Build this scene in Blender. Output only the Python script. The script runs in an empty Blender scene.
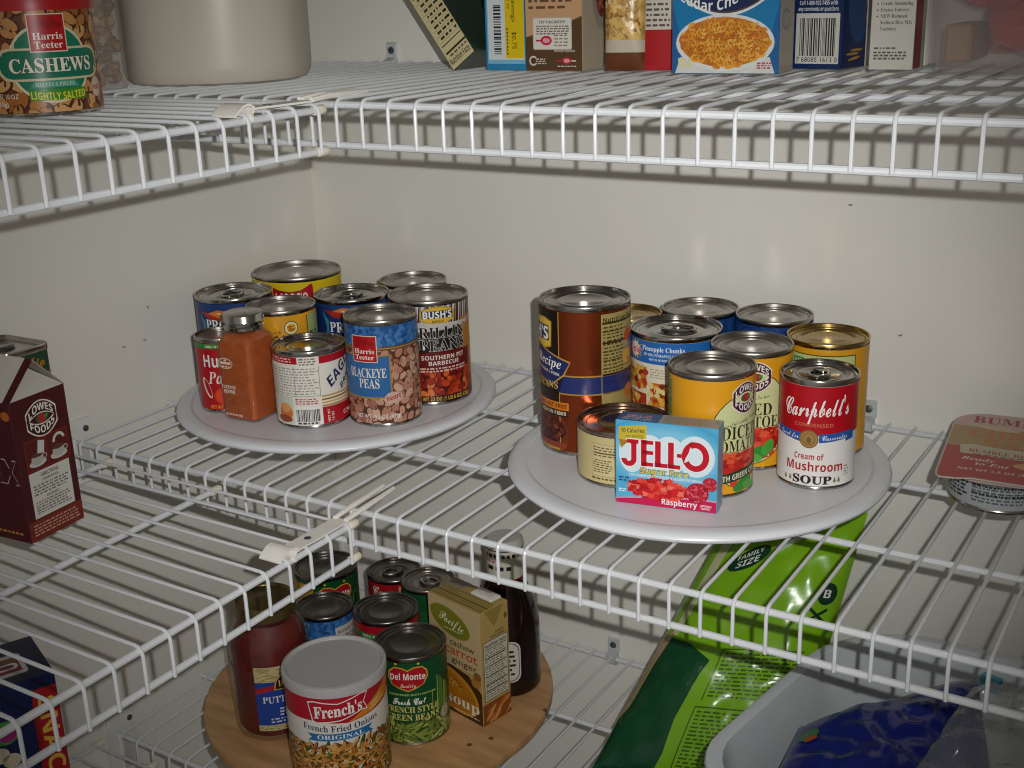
# Pantry corner: ventilated wire shelves with turntables of canned food.
# All lengths below are millimetres; heights are relative to the middle shelf deck, which lies 1.07 m above the floor.
import bpy, math, random
from math import sin, cos, pi, radians, atan2, hypot, sqrt
from mathutils import Matrix, Vector, noise
from mathutils.geometry import tessellate_polygon

rnd = random.Random(7)
SC = bpy.context.scene
COL = SC.collection
K = 0.001
Z0 = 1070.0
UP, MID, LOW = 353.3, 3.0, -349.0          # deck heights of the three levels
CAM = (1024.92, -1166.64, 432.52)


def W(x, y, z):
    return (x * K, y * K, (z + Z0) * K)


# ------------------------------------------------------------------ materials
def lin(h, k=1.0):
    h = h.lstrip('#')
    c = [int(h[i:i + 2], 16) / 255 for i in (0, 2, 4)]
    return tuple(k * (x / 12.92 if x <= .04045 else ((x + .055) / 1.055) ** 2.4) for x in c) + (1.0,)


MATS = {}


def mat(name, hexc, rough=.5, metal=0.0, spec=.5, trans=0.0, ior=1.45, coat=0.0, var=0.0, vscale=40.0, bump=0.0, bscale=200.0, alpha=1.0, k=1.0):
    key = name
    if key in MATS:
        return MATS[key]
    m = bpy.data.materials.new(name)
    m.use_nodes = True
    nt = m.node_tree
    b = nt.nodes['Principled BSDF']
    c = lin(hexc, k)
    b.inputs['Base Color'].default_value = c
    b.inputs['Roughness'].default_value = rough
    b.inputs['Metallic'].default_value = metal
    b.inputs['Specular IOR Level'].default_value = spec
    b.inputs['Transmission Weight'].default_value = trans
    b.inputs['IOR'].default_value = ior
    b.inputs['Coat Weight'].default_value = coat
    b.inputs['Alpha'].default_value = alpha
    if var > 0 or bump > 0:
        tc = nt.nodes.new('ShaderNodeTexCoord')
    if var > 0:
        n = nt.nodes.new('ShaderNodeTexNoise')
        n.inputs['Scale'].default_value = vscale
        n.inputs['Detail'].default_value = 4
        r = nt.nodes.new('ShaderNodeValToRGB')
        r.color_ramp.elements[0].position = .3
        r.color_ramp.elements[1].position = .7
        r.color_ramp.elements[0].color = tuple(x * (1 - var) for x in c[:3]) + (1,)
        r.color_ramp.elements[1].color = tuple(min(1, x * (1 + var)) for x in c[:3]) + (1,)
        nt.links.new(tc.outputs['Object'], n.inputs['Vector'])
        nt.links.new(n.outputs['Fac'], r.inputs['Fac'])
        nt.links.new(r.outputs['Color'], b.inputs['Base Color'])
    if bump > 0:
        n2 = nt.nodes.new('ShaderNodeTexNoise')
        n2.inputs['Scale'].default_value = bscale
        n2.inputs['Detail'].default_value = 3
        bp = nt.nodes.new('ShaderNodeBump')
        bp.inputs['Strength'].default_value = bump
        bp.inputs['Distance'].default_value = .002
        nt.links.new(tc.outputs['Object'], n2.inputs['Vector'])
        nt.links.new(n2.outputs['Fac'], bp.inputs['Height'])
        nt.links.new(bp.outputs['Normal'], b.inputs['Normal'])
    MATS[key] = m
    return m


def film(name, hexc, rough, alpha, **kw):
    return mat(name, hexc, rough=rough, alpha=alpha, **kw)


def clear(name, rough, ior, milky=0.0):
    """thin clear wall: see-through, with mirror-like shine at grazing angles"""
    m = bpy.data.materials.new(name)
    m.use_nodes = True
    nt = m.node_tree
    nt.nodes.remove(nt.nodes['Principled BSDF'])
    out = nt.nodes['Material Output']
    tr, gl, df, fr = (nt.nodes.new('ShaderNodeBsdfTransparent'), nt.nodes.new('ShaderNodeBsdfGlossy'), nt.nodes.new('ShaderNodeBsdfDiffuse'), nt.nodes.new('ShaderNodeFresnel'))
    tr.inputs['Color'].default_value = (.96, .96, .95, 1)
    df.inputs['Color'].default_value = (.75, .76, .76, 1)
    gl.inputs['Roughness'].default_value = rough
    geo, mr_ = nt.nodes.new('ShaderNodeNewGeometry'), nt.nodes.new('ShaderNodeMapRange')
    mr_.inputs['To Min'].default_value = ior
    mr_.inputs['To Max'].default_value = 1 / ior
    nt.links.new(geo.outputs['Backfacing'], mr_.inputs['Value'])
    nt.links.new(mr_.outputs['Result'], fr.inputs['IOR'])
    m1, m2 = nt.nodes.new('ShaderNodeMixShader'), nt.nodes.new('ShaderNodeMixShader')
    m1.inputs['Fac'].default_value = milky
    nt.links.new(tr.outputs[0], m1.inputs[1])
    nt.links.new(df.outputs[0], m1.inputs[2])
    nt.links.new(fr.outputs[0], m2.inputs['Fac'])
    nt.links.new(m1.outputs[0], m2.inputs[1])
    nt.links.new(gl.outputs[0], m2.inputs[2])
    nt.links.new(m2.outputs[0], out.inputs['Surface'])
    return m


def ink(hexc):
    """printed paper colour"""
    return mat('print_' + hexc, hexc, rough=.34, spec=.45, k=.84)


def foil(hexc):
    return mat('foil_' + hexc, hexc, rough=.26, metal=.75)


WALL = mat('wall_paint', 'dfdcd3', rough=.42, spec=.4, var=.015, vscale=3, bump=.06, bscale=260)
CEIL = mat('ceiling_paint', 'd8d4cc', rough=.8, var=.02, vscale=4)
FLOOR = mat('floor_vinyl', '8f8474', rough=.5, var=.12, vscale=6)
WIRE = mat('white_vinyl_coated_wire', 'cdcfd1', rough=.28, spec=.5, var=.02, vscale=30)
CAPM = mat('ivory_rubber_cap', 'ddd6c4', rough=.55, var=.03, vscale=80)
CLIPM = mat('white_clip_plastic', 'dcdad6', rough=.4, var=.03, vscale=60)
CLEARCLIP = mat('milky_clip_plastic', 'cfd4d2', rough=.35, trans=.25, var=.03, vscale=60)
STRAPM = mat('white_enamel_strap', 'e2ded6', rough=.35, var=.03, vscale=60)
SCREWM = mat('zinc_screw', '6e7a76', rough=.35, metal=.9, var=.1, vscale=300)
TIN = mat('tinplate', 'b0aca6', rough=.18, metal=1.0, var=.08, vscale=60)
TINLID = mat('tinplate_lid', 'aaa59e', rough=.29, metal=1.0, var=.10, vscale=25, bump=.015, bscale=90)
DARKLID = mat('dull_steel_lid', '8a8580', rough=.30, metal=1.0, var=.12, vscale=25, bump=.02, bscale=90)
GOLDTIN = mat('gold_lacquered_tin', 'b39a63', rough=.25, metal=1.0, var=.08, vscale=40)
PLATTER = mat('white_platter_plastic', 'd8d9dd', rough=.3, spec=.5, var=.015, vscale=12)
CARTONW = mat('white_card', 'd6d2c8', rough=.55, var=.03, vscale=40)
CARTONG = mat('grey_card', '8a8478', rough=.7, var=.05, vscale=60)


# ------------------------------------------------------------------ mesh builder
class MB:
    def __init__(s):
        s.v, s.f, s.mi, s.mats, s.nrm = [], [], [], [], []

    def m(s, mt):
        if mt not in s.mats:
            s.mats.append(mt)
        return s.mats.index(mt)

    def add(s, pts, faces, mt):
        o = len(s.v)
        s.v += [tuple(p) for p in pts]
        i = s.m(mt)
        for f in faces:
            s.f.append([o + k for k in f])
            s.mi.append(i)

    def lathe(s, prof, mt, seg=72, c=(0, 0), close=False):
        rings = []
        pts, faces = [], []
        for r, z in prof:
            if r < 1e-6:
                rings.append([len(pts)])
                pts.append((c[0], c[1], z))
            else:
                rings.append(list(range(len(pts), len(pts) + seg)))
                pts += [(c[0] + r * cos(2 * pi * k / seg), c[1] + r * sin(2 * pi * k / seg), z) for k in range(seg)]
        for a, b in zip(rings, rings[1:]):
            for k in range(seg):
                k2 = (k + 1) % seg
                q = [a[k % len(a)], a[k2 % len(a)], b[k2 % len(b)], b[k % len(b)]]
                q = [x for n, x in enumerate(q) if x not in q[:n]]
                if len(q) > 2:
                    faces.append(q)
        s.add(pts, faces, mt)

    def box(s, x0, y0, z0, x1, y1, z1, mt, bev=0.0):
        if bev <= 0:
            p = [(x, y, z) for z in (z0, z1) for y in (y0, y1) for x in (x0, x1)]
            s.add(p, [(0, 2, 3, 1), (4, 5, 7, 6), (0, 1, 5, 4), (2, 6, 7, 3), (0, 4, 6, 2), (1, 3, 7, 5)], mt)
        else:
            b = bev
            P = {}
            pts = []
            for ix, X in ((0, (x0, x1)), (1, (x1, x0))):
                for iy, Y in ((0, (y0, y1)), (1, (y1, y0))):
                    for iz, Z in ((0, (z0, z1)), (1, (z1, z0))):
                        sx = 1 if ix == 0 else -1
                        sy = 1 if iy == 0 else -1
                        sz = 1 if iz == 0 else -1
                        for ax, d in (('x', (0, sy * b, sz * b)), ('y', (sx * b, 0, sz * b)), ('z', (sx * b, sy * b, 0))):
                            P[ix, iy, iz, ax] = len(pts)
                            pts.append((X[0] + d[0], Y[0] + d[1], Z[0] + d[2]))
            F = []
            for i in (0, 1):
                F.append([P[i, a, c_, 'x'] for a, c_ in ((0, 0), (0, 1), (1, 1), (1, 0))])
                F.append([P[a, i, c_, 'y'] for a, c_ in ((0, 0), (1, 0), (1, 1), (0, 1))])
                F.append([P[a, c_, i, 'z'] for a, c_ in ((0, 0), (0, 1), (1, 1), (1, 0))])
                for j in (0, 1):
                    F.append([P[i, j, 0, 'x'], P[i, j, 1, 'x'], P[i, j, 1, 'y'], P[i, j, 0, 'y']])
                    F.append([P[i, 0, j, 'x'], P[i, 1, j, 'x'], P[i, 1, j, 'z'], P[i, 0, j, 'z']])
                    F.append([P[0, i, j, 'y'], P[1, i, j, 'y'], P[1, i, j, 'z'], P[0, i, j, 'z']])
                    for k in (0, 1):
                        F.append([P[i, j, k, 'x'], P[i, j, k, 'y'], P[i, j, k, 'z']])
            s.add(pts, F, mt)

    def tube(s, path, r, mt, seg=8, closed=False, cap=True):
        P = [Vector(p) for p in path]
        n = len(P)
        pts, faces = [], []
        up = None
        for i in range(n):
            if closed:
                t = (P[(i + 1) % n] - P[i - 1])
            else:
                t = P[min(i + 1, n - 1)] - P[max(i - 1, 0)]
            t.normalize()
            if up is None:
                up = t.orthogonal().normalized()
            else:
                up = (up - t * up.dot(t)).normalized()
            w = t.cross(up)
            rr = r[i] if isinstance(r, (list, tuple)) else r
            pts += [P[i] + up * rr * cos(2 * pi * k / seg) + w * rr * sin(2 * pi * k / seg) for k in range(seg)]
        for i in range(n if closed else n - 1):
            j = (i + 1) % n
            for k in range(seg):
                k2 = (k + 1) % seg
                faces.append((i * seg + k, i * seg + k2, j * seg + k2, j * seg + k))
        if cap and not closed:
            faces.append(tuple(range(seg - 1, -1, -1)))
            faces.append(tuple((n - 1) * seg + k for k in range(seg)))
        s.add(pts, faces, mt)

    def prism(s, poly, z0, z1, mt):
        n = len(poly)
        pts = [(x, y, z0) for x, y in poly] + [(x, y, z1) for x, y in poly]
        s.add(pts, [tuple(range(n - 1, -1, -1)), tuple(range(n, 2 * n))] + [(k, (k + 1) % n, n + (k + 1) % n, n + k) for k in range(n)], mt)

    def loft(s, rings, mt, cap0=False, cap1=False):
        n = len(rings[0])
        pts = [p for r in rings for p in r]
        f = []
        for i in range(len(rings) - 1):
            for k in range(n):
                k2 = (k + 1) % n
                f.append((i * n + k, i * n + k2, (i + 1) * n + k2, (i + 1) * n + k))
        if cap0:
            f.append(tuple(range(n - 1, -1, -1)))
        if cap1:
            f.append(tuple((len(rings) - 1) * n + k for k in range(n)))
        s.add(pts, f, mt)

    def blob(s, c, r, mt, seg=10, rings=6, jit=.12, seed=0):
        rr = random.Random(seed)
        rx, ry, rz = r
        pts = [(c[0], c[1], c[2] - rz)]
        for i in range(1, rings):
            a = -pi / 2 + pi * i / rings
            for k in range(seg):
                b = 2 * pi * k / seg
                q = 1 + rr.uniform(-jit, jit)
                pts.append((c[0] + rx * q * cos(a) * cos(b), c[1] + ry * q * cos(a) * sin(b), c[2] + rz * q * sin(a)))
        pts.append((c[0], c[1], c[2] + rz))
        f = [(0, 1 + (k + 1) % seg, 1 + k) for k in range(seg)]
        for i in range(rings - 2):
            for k in range(seg):
                a = 1 + i * seg
                f.append((a + k, a + (k + 1) % seg, a + seg + (k + 1) % seg, a + seg + k))
        t = len(pts) - 1
        a = 1 + (rings - 2) * seg
        f += [(a + k, a + (k + 1) % seg, t) for k in range(seg)]
        s.add(pts, f, mt)

    def build(s, name, parent=None, loc=None, rotz=0.0, ang=35, normals=None, rot=None):
        me = bpy.data.meshes.new(name)
        me.from_pydata([(x * K, y * K, z * K) for x, y, z in s.v], [], s.f)
        for mt in s.mats:
            me.materials.append(mt)
        me.polygons.foreach_set('material_index', s.mi)
        me.polygons.foreach_set('use_smooth', [True] * len(s.f))
        me.update()
        if normals:
            me.normals_split_custom_set_from_vertices(normals)
        else:
            me.set_sharp_from_angle(angle=radians(ang))
        o = bpy.data.objects.new(name, me)
        COL.objects.link(o)
        if parent is not None:
            o.parent = parent
        if loc is not None:
            o.location = W(*loc) if parent is None else tuple(a * K for a in loc)
        o.rotation_euler = rot if rot is not None else (0, 0, rotz)
        return o


def tag(o, label=None, cat=None, group=None, kind=None):
    if label:
        o['label'] = label
    if cat:
        o['category'] = cat
    if group:
        o['group'] = group
    if kind:
        o['kind'] = kind
    return o


def thing(name, label, cat, loc, rotz=0.0, group=None, rot=None):
    o = bpy.data.objects.new(name, None)
    o.empty_display_size = .02
    COL.objects.link(o)
    o.location = W(*loc)
    o.rotation_euler = rot if rot is not None else (0, 0, rotz)
    return tag(o, label, cat, group)


# ------------------------------------------------------------------ lettering
MATHFONT = {'b': (0x1D5D4, 0x1D5EE, 0x1D7EC), 'bi': (0x1D63C, 0x1D656, None), 's': (0x1D400, 0x1D41A, 0x1D7CE),
            'si': (0x1D468, 0x1D482, None), 'c': (0x1D4D0, 0x1D4EA, None)}


def style(txt, f):
    if f not in MATHFONT:
        return txt
    A, a, d = MATHFONT[f]
    out = ''
    for ch in txt:
        if 'A' <= ch <= 'Z':
            out += chr(A + ord(ch) - 65)
        elif 'a' <= ch <= 'z':
            out += chr(a + ord(ch) - 97)
        elif '0' <= ch <= '9' and d:
            out += chr(d + ord(ch) - 48)
        else:
            out += ch
    return out


TXT = {}
CAPH = {}


def glyphs(txt, f, off=0.0):
    key = (txt, f, off)
    if key in TXT:
        return TXT[key]
    c = bpy.data.curves.new('lettering', 'FONT')
    c.body = style(txt, f)
    c.size = 1.0
    c.resolution_u = 2
    c.offset = off
    o = bpy.data.objects.new('lettering', c)
    COL.objects.link(o)
    bpy.context.view_layer.update()
    e = o.evaluated_get(bpy.context.evaluated_depsgraph_get())
    me = e.to_mesh()
    me.calc_loop_triangles()
    vs = [(v.co.x, v.co.y) for v in me.vertices]
    tris = [[vs[i] for i in t.vertices] for t in me.loop_triangles]
    e.to_mesh_clear()
    bpy.data.objects.remove(o)
    bpy.data.curves.remove(c)
    TXT[key] = tris
    return tris


def caph(f):
    if f not in CAPH:
        t = glyphs('H', f)
        CAPH[f] = max(p[1] for q in t for p in q)
    return CAPH[f]


# ------------------------------------------------------------------ flat print, wrapped on a can or laid on a carton
def clip(poly, ax, lim, keep_less):
    out = []
    n = len(poly)
    for i in range(n):
        a, b = poly[i], poly[(i + 1) % n]
        ia = (a[ax] <= lim) == keep_less or a[ax] == lim
        ib = (b[ax] <= lim) == keep_less or b[ax] == lim
        if ia:
            out.append(a)
        if ia != ib and a[ax] != b[ax]:
            t = (lim - a[ax]) / (b[ax] - a[ax])
            out.append((a[0] + t * (b[0] - a[0]), a[1] + t * (b[1] - a[1])))
    return out


def chop(poly, ax, step):
    lo = min(p[ax] for p in poly)
    hi = max(p[ax] for p in poly)
    k0, k1 = math.floor(lo / step), math.floor(hi / step)
    if k0 == k1:
        return [poly]
    out, rest = [], poly
    for k in range(k0 + 1, k1 + 1):
        a = clip(rest, ax, k * step, True)
        if len(a) > 2:
            out.append(a)
        rest = clip(rest, ax, k * step, False)
        if len(rest) < 3:
            return out
    out.append(rest)
    return out


class Lab:
    def __init__(s, u0=None, u1=None, v0=None, v1=None):
        s.it = []
        s.lim = (u0, u1, v0, v1)

    def put(s, poly, col, L):
        s.it.append((poly, ink(col) if isinstance(col, str) else col, L))

    def poly(s, pts, col, L=1):
        pts = [tuple(p) for p in pts]
        for t in tessellate_polygon([[Vector((x, y, 0)) for x, y in pts]]):
            s.put([pts[i] for i in t], col, L)

    def rect(s, u0, v0, u1, v1, col, L=1):
        s.put([(u0, v0), (u1, v0), (u1, v1), (u0, v1)], col, L)

    def rrect(s, u0, v0, u1, v1, r, col, L=1):
        p = []
        for cx, cy, a0 in ((u1 - r, v0 + r, -90), (u1 - r, v1 - r, 0), (u0 + r, v1 - r, 90), (u0 + r, v0 + r, 180)):
            p += [(cx + r * cos(radians(a0 + a)), cy + r * sin(radians(a0 + a))) for a in (0, 30, 60, 90)]
        s.put(p, col, L)

    def ell(s, u, v, a, b, col, L=1, rot=0.0, n=20, a0=0, a1=360):
        cr, sr = cos(radians(rot)), sin(radians(rot))
        m = n if a1 - a0 >= 360 else n + 1
        p = []
        for k in range(m):
            t = radians(a0 + (a1 - a0) * k / n)
            x, y = a * cos(t), b * sin(t)
            p.append((u + x * cr - y * sr, v + x * sr + y * cr))
        s.put(p, col, L)

    def ring(s, u, v, a, b, w, col, L=1, a0=0, a1=360, n=28, taper=False):
        for k in range(n):
            t0, t1 = radians(a0 + (a1 - a0) * k / n), radians(a0 + (a1 - a0) * (k + 1) / n)
            w0 = w * (sin(pi * k / n) if taper else 1)
            w1 = w * (sin(pi * (k + 1) / n) if taper else 1)
            s.put([(u + a * cos(t0), v + b * sin(t0)), (u + a * cos(t1), v + b * sin(t1)),
                   (u + (a - w1) * cos(t1), v + (b - w1) * sin(t1)), (u + (a - w0) * cos(t0), v + (b - w0) * sin(t0))], col, L)

    def line(s, pts, w, col, L=1):
        for (x0, y0), (x1, y1) in zip(pts, pts[1:]):
            d = hypot(x1 - x0, y1 - y0) or 1
            nx, ny = -(y1 - y0) / d * w / 2, (x1 - x0) / d * w / 2
            s.put([(x0 - nx, y0 - ny), (x1 - nx, y1 - ny), (x1 + nx, y1 + ny), (x0 + nx, y0 + ny)], col, L)

    def text(s, txt, u, v, h, col, f='b', w=None, al='c', L=4, out=None, ow=.05, slant=0.0, rot=0.0, bend=0.0, sx=1.0, off=0.0, climb=0.0):
        if out:
            s.text(txt, u, v, h, out, f, w, al, L - 1, None, 0, slant, rot, bend, sx, ow, climb)
        base = glyphs(txt, f)
        t = glyphs(txt, f, off) if off else base
        if not base:
            return
        x0 = min(p[0] for q in base for p in q)
        x1 = max(p[0] for q in base for p in q)
        sy = h / caph(f)
        kx = sy * sx if w is None else w / (x1 - x0)
        wid = (x1 - x0) * kx
        ax = {'c': wid / 2, 'l': 0, 'r': wid}[al]
        cr, sr = cos(radians(rot)), sin(radians(rot))
        mt = ink(col) if isinstance(col, str) else col
        for q in t:
            p = []
            for (x, y) in q:
                y *= sy
                x = (x - x0) * kx - ax + y * slant
                r = (x - (wid / 2 - ax)) / (wid / 2)
                y += bend * (1 - r * r) + climb * x
                p.append((u + x * cr - y * sr, v + x * sr + y * cr))
            s.it.append((p, mt, L))

    def smalltext(s, u0, v0, u1, v1, rows, col, L=3, fill=.55, seed=1, rot=None):
        """type too small to read: rows of word-length dashes"""
        r = random.Random(seed)
        pitch = (v1 - v0) / rows
        for k in range(rows):
            y = v1 - (k + 1) * pitch + pitch * (1 - fill) / 2
            x = u0
            end = u1 - r.random() * (u1 - u0) * .15
            while x < end:
                w = r.uniform(1.2, 4.5) * max(.5, pitch / 2.5)
                s.rect(x, y, min(x + w, u1), y + pitch * fill, col, L)
                x += w + .5 * pitch

    def barcode(s, u0, v0, u1, v1, L=4, vertical=False, seed=3, col='20242c'):
        r = random.Random(seed)
        x = (v0 if vertical else u0)
        end = v1 if vertical else u1
        while x < end:
            w = r.choice((.35, .5, .8, 1.1)) * (end - (v0 if vertical else u0)) / 27
            if vertical:
                s.rect(u0, x, u1, min(x + w, end), col, L)
            else:
                s.rect(x, v0, min(x + w, end), v1, col, L)
            x += w + r.choice((.35, .5, .8)) * (end - (v0 if vertical else u0)) / 27

    def pieces(s, inside, box, size, cols, n_edge='', L=2, seed=1, dens=1.0, shape='bean', jit=1.0):
        """printed picture of many small foods (beans, nuts, pasta)"""
        r = random.Random(seed)
        u0, v0, u1, v1 = box
        a, b = size
        st = 1.55 * sqrt(a * b) / sqrt(dens)
        v = v0
        row = 0
        while v < v1:
            u = u0 + (row % 2) * st / 2
            while u < u1:
                x, y = u + r.uniform(-.3, .3) * st * jit, v + r.uniform(-.3, .3) * st * jit
                if inside is None or inside(x, y):
                    q = r.uniform(.8, 1.15)
                    ro = r.uniform(0, 180)
                    e = L + r.random() * .7
                    c = r.choice(cols)
                    if shape == 'bean':
                        s.ell(x, y, a * q, b * q, n_edge or c, e, ro, 10)
                        s.ell(x - .1 * a, y + .1 * b, a * q * .84, b * q * .82, c, e + .15, ro, 10)
                    elif shape == 'curl':
                        s.ring(x, y, a * q, b * q, b * .55, c, e, ro, ro + r.uniform(170, 290), 7)
                    elif shape == 'strip':
                        s.ell(x, y, a * q, b * q, c, e, r.uniform(-35, 35), 8)
                    elif shape == 'cube':
                        t = [radians(ro + 90 * k + r.uniform(-18, 18)) for k in range(4)]
                        s.put([(x + a * q * cos(z), y + b * q * sin(z)) for z in t], c, e)
                u += st
            v += st * .86
            row += 1

    def emit(s, mb, fn, ustep=None, vstep=None, eps=.07, normals=None, nfn=None):
        u0, u1, v0, v1 = s.lim
        for poly, mt, L in s.it:
            for ax, lim, less in ((0, u0, False), (0, u1, True), (1, v0, False), (1, v1, True)):
                if lim is not None and len(poly) > 2:
                    poly = clip(poly, ax, lim, less)
            if len(poly) < 3:
                continue
            ps = [poly]
            if ustep:
                ps = [q for p in ps for q in chop(p, 0, ustep)]
            if vstep:
                ps = [q for p in ps for q in chop(p, 1, vstep)]
            for p in ps:
                if len(p) < 3:
                    continue
                a = sum(p[i - 1][0] * p[i][1] - p[i][0] * p[i - 1][1] for i in range(len(p)))
                if abs(a) < 1e-5:
                    continue
                if a < 0:
                    p = p[::-1]
                mb.add([fn(x, y, L * eps) for x, y in p], [tuple(range(len(p)))], mt)
                if normals is not None:
                    normals.extend(nfn(x, y) for x, y in p)


def wrap(lab, R, name, parent, base, v0, v1, seg=96):
    """paper label round a can: base sheet plus its print, one mesh"""
    mb, nr = MB(), []
    bm = ink(base) if isinstance(base, str) else base
    pts = []
    for k in range(seg):
        t = 2 * pi * k / seg
        for v in (v0, v1):
            pts.append((R * cos(t), R * sin(t), v))
            nr.append((cos(t), sin(t), 0))
    mb.add(pts, [(2 * k, (2 * k + 2) % (2 * seg), (2 * k + 3) % (2 * seg), 2 * k + 1) for k in range(seg)], bm)
    lab.lim = (-pi * R, pi * R, v0 + .1, v1 - .1)

    def fn(u, v, e):
        t = -pi / 2 + u / R
        return ((R + .05 + e) * cos(t), (R + .05 + e) * sin(t), v)
    lab.emit(mb, fn, ustep=R * .08, normals=nr, nfn=lambda u, v: (cos(-pi / 2 + u / R), sin(-pi / 2 + u / R), 0))
    return mb.build(name, parent, normals=nr)


def face_camera_side(x, y):
    """yaw that turns local -Y towards where the photographer stands"""
    return atan2(CAM[1] - y, CAM[0] - x) + pi / 2


def can(name, label, cat, x, y, zb, R, H, lab, base, group, lid=None, v0=4.0, v1=None, pull=None, turn=0.0, body=None):
    lid = lid or TINLID
    body = body or TIN
    root = thing(name, label, cat, (x, y, zb), face_camera_side(x, y) + radians(turn), group)
    v1 = v1 or H - 5.2
    b = MB()
    b.lathe([(0, 2.5), (R - 4, 2.5), (R - 2.2, .3), (R - .9, 0), (R + .1, .8), (R + .25, 2.2), (R - .35, 3.2), (R - .35, H - 4.6), (R - .2, H - 4.0)], body)
    b.build('body', root)
    l = MB()
    l.lathe([(R - .5, H - 4.4), (R + .25, H - 3.8), (R + .5, H - 3.0), (R + .5, H - .8), (R + .1, H - .1), (R - .7, H), (R - 1.3, H - .6), (R - 1.6, H - 3.6),
             (R - 2.6, H - 4.4), (R - 4.0, H - 4.4), (R - 4.8, H - 3.5), (R - 8.0, H - 3.4), (R - 8.8, H - 4.1), (R * .62, H - 4.1), (R * .60, H - 3.6), (R * .5, H - 3.6),
             (R * .48, H - 4.0), (0, H - 3.9)], lid)
    lid_o = l.build('lid', root)
    wrap(lab, R + .05, 'label', root, base, v0, v1)
    if pull is not None:
        t = MB()
        zz = H - 2.6
        a = radians(pull)
        ca, sa = cos(a), sin(a)

        def P(p, q, z=0):
            return (ca * p - sa * q, sa * p + ca * q, zz + z)
        L0, Wd = R * .34, R * .25
        ring = [P(-R * .08 + L0 * cos(w), Wd * sin(w), .2) for w in [2 * pi * k / 20 for k in range(20)]]
        t.tube(ring, 1.35, lid, 6, closed=True)
        t.loft([[P(R * .20 + R * .13 * cos(w), Wd * .7 * sin(w), z) for w in [2 * pi * k / 16 for k in range(16)]] for z in (-.6, .9)], lid, True, True)
        t.loft([[P(R * .30 + rr * cos(w), rr * sin(w), z) for w in [2 * pi * k / 12 for k in range(12)]] for rr, z in ((2.2, .8), (1.9, 1.3), (.4, 1.5))], lid, False, True)
        t.build('pull_tab', lid_o)
    return root


def carton(name, label, cat, x, y, zb, a, Wd, D, H, faces, base, group=None, rot=None, bev=.6, wide=1.0):
    """printed card box; faces = {'front': Lab, 'right': Lab, 'left': Lab, 'top': Lab}; local origin at the front left bottom corner"""
    mb = MB()
    mb.box(0, 0, 0, Wd, D, H, ink(base) if isinstance(base, str) else base, bev)
    mp = {'front': lambda u, v, e: (u, -e - .03, v), 'right': lambda u, v, e: (Wd + e + .03, u, v), 'left': lambda u, v, e: (-e - .03, D - u, v), 'top': lambda u, v, e: (u, v, H + e + .03)}
    sz = {'front': (Wd, H), 'right': (D, H), 'left': (D, H), 'top': (Wd, D)}
    for k, lab in faces.items():
        lab.lim = (.5, sz[k][0] - .5, .5, sz[k][1] - .5)
        lab.emit(mb, mp[k])
    mb.v = [(vx * wide, vy, vz) for vx, vy, vz in mb.v]
    o = mb.build(name, None, (x, y, zb), radians(a), rot=rot)
    return tag(o, label, cat, group)


# ------------------------------------------------------------------ emblems that stand on several packs
def red_square(lab, u, v, w, L=4):
    """red square with two white words at its foot"""
    lab.rect(u - w / 2 - .8, v - w / 2 - .8, u + w / 2 + .8, v + w / 2 + .8, 'e4d8c4', L)
    lab.rect(u - w / 2, v - w / 2, u + w / 2, v + w / 2, 'b8141c', L + 1)
    for k in range(5):
        lab.ell(u - w * .3 + k * w * .15, v + w * .22 + (k % 2) * w * .08, w * .1, w * .14, 'a00f18', L + 1.4, 20 * k)
    lab.text('Harris', u, v - w * .18, w * .19, 'f6efe6', 's', w=w * .84, L=L + 2)
    lab.text('Teeter', u, v - w * .42, w * .19, 'f6efe6', 's', w=w * .80, L=L + 2)


def store_badge(lab, u, v, w, L=4, tone='4a1830', rot=0):
    """fruit badge between two curved ribbons"""
    h = w * .5
    for sgn, word in ((1, 'LOWES'), (-1, 'FOODS')):
        n = 12
        for g, c, l in ((.07, 'e8dcc8', L), (0, tone, L + .5)):
            top, bot = [], []
            for k in range(n + 1):
                x = -1 + 2 * k / n
                q = 1 - x * x
                top.append((u + x * h * (1 + g), v + sgn * h * (.40 + .58 * q + g)))
                bot.append((u + x * h * (1 + g), v + sgn * h * (-.10 + .46 * q - g)))
            for k in range(n):
                lab.put([top[k], top[k + 1], bot[k + 1], bot[k]], c, l)
        lab.text(word, u, v + (h * .05 if sgn > 0 else -h * .42), h * .42, 'f2ece0', 'b', w=w * .84, L=L + 1.5, bend=h * .42 * sgn)
    lab.ell(u, v, h * .42, h * .27, '2c5a2e', L + 1)
    lab.ell(u, v, h * .25, h * .25, 'b3202a', L + 1.6)
    lab.ell(u + h * .3, v + h * .05, h * .16, h * .08, '4f8a3a', L + 1.7, 25)


def mottle(lab, u0, v0, u1, v1, cols, size=(2.6, 1.7), L=1, seed=5):
    lab.pieces(None, (u0, v0, u1, v1), size, cols, '', L, seed)


# ------------------------------------------------------------------ room
def slab(name, p0, p1, mt):
    mb = MB()
    mb.box(*p0, *p1, mt)
    o = mb.build(name, None, (0, 0, 0))
    return tag(o, kind='structure')


XR, YF = 1500, -1560
def wall(name, p0, p1, spots, fn):
    mb = MB()
    mb.box(*p0, *p1, WALL)
    sc_ = Lab()
    for k, (u, v) in enumerate(spots):
        sc_.ell(u, v, 2.6, .8, mat('scuff', '7a7068', rough=.6), 1, 25 * k, 8)
    sc_.emit(mb, fn)
    return tag(mb.build(name, None, (0, 0, 0)), kind='structure')


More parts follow.
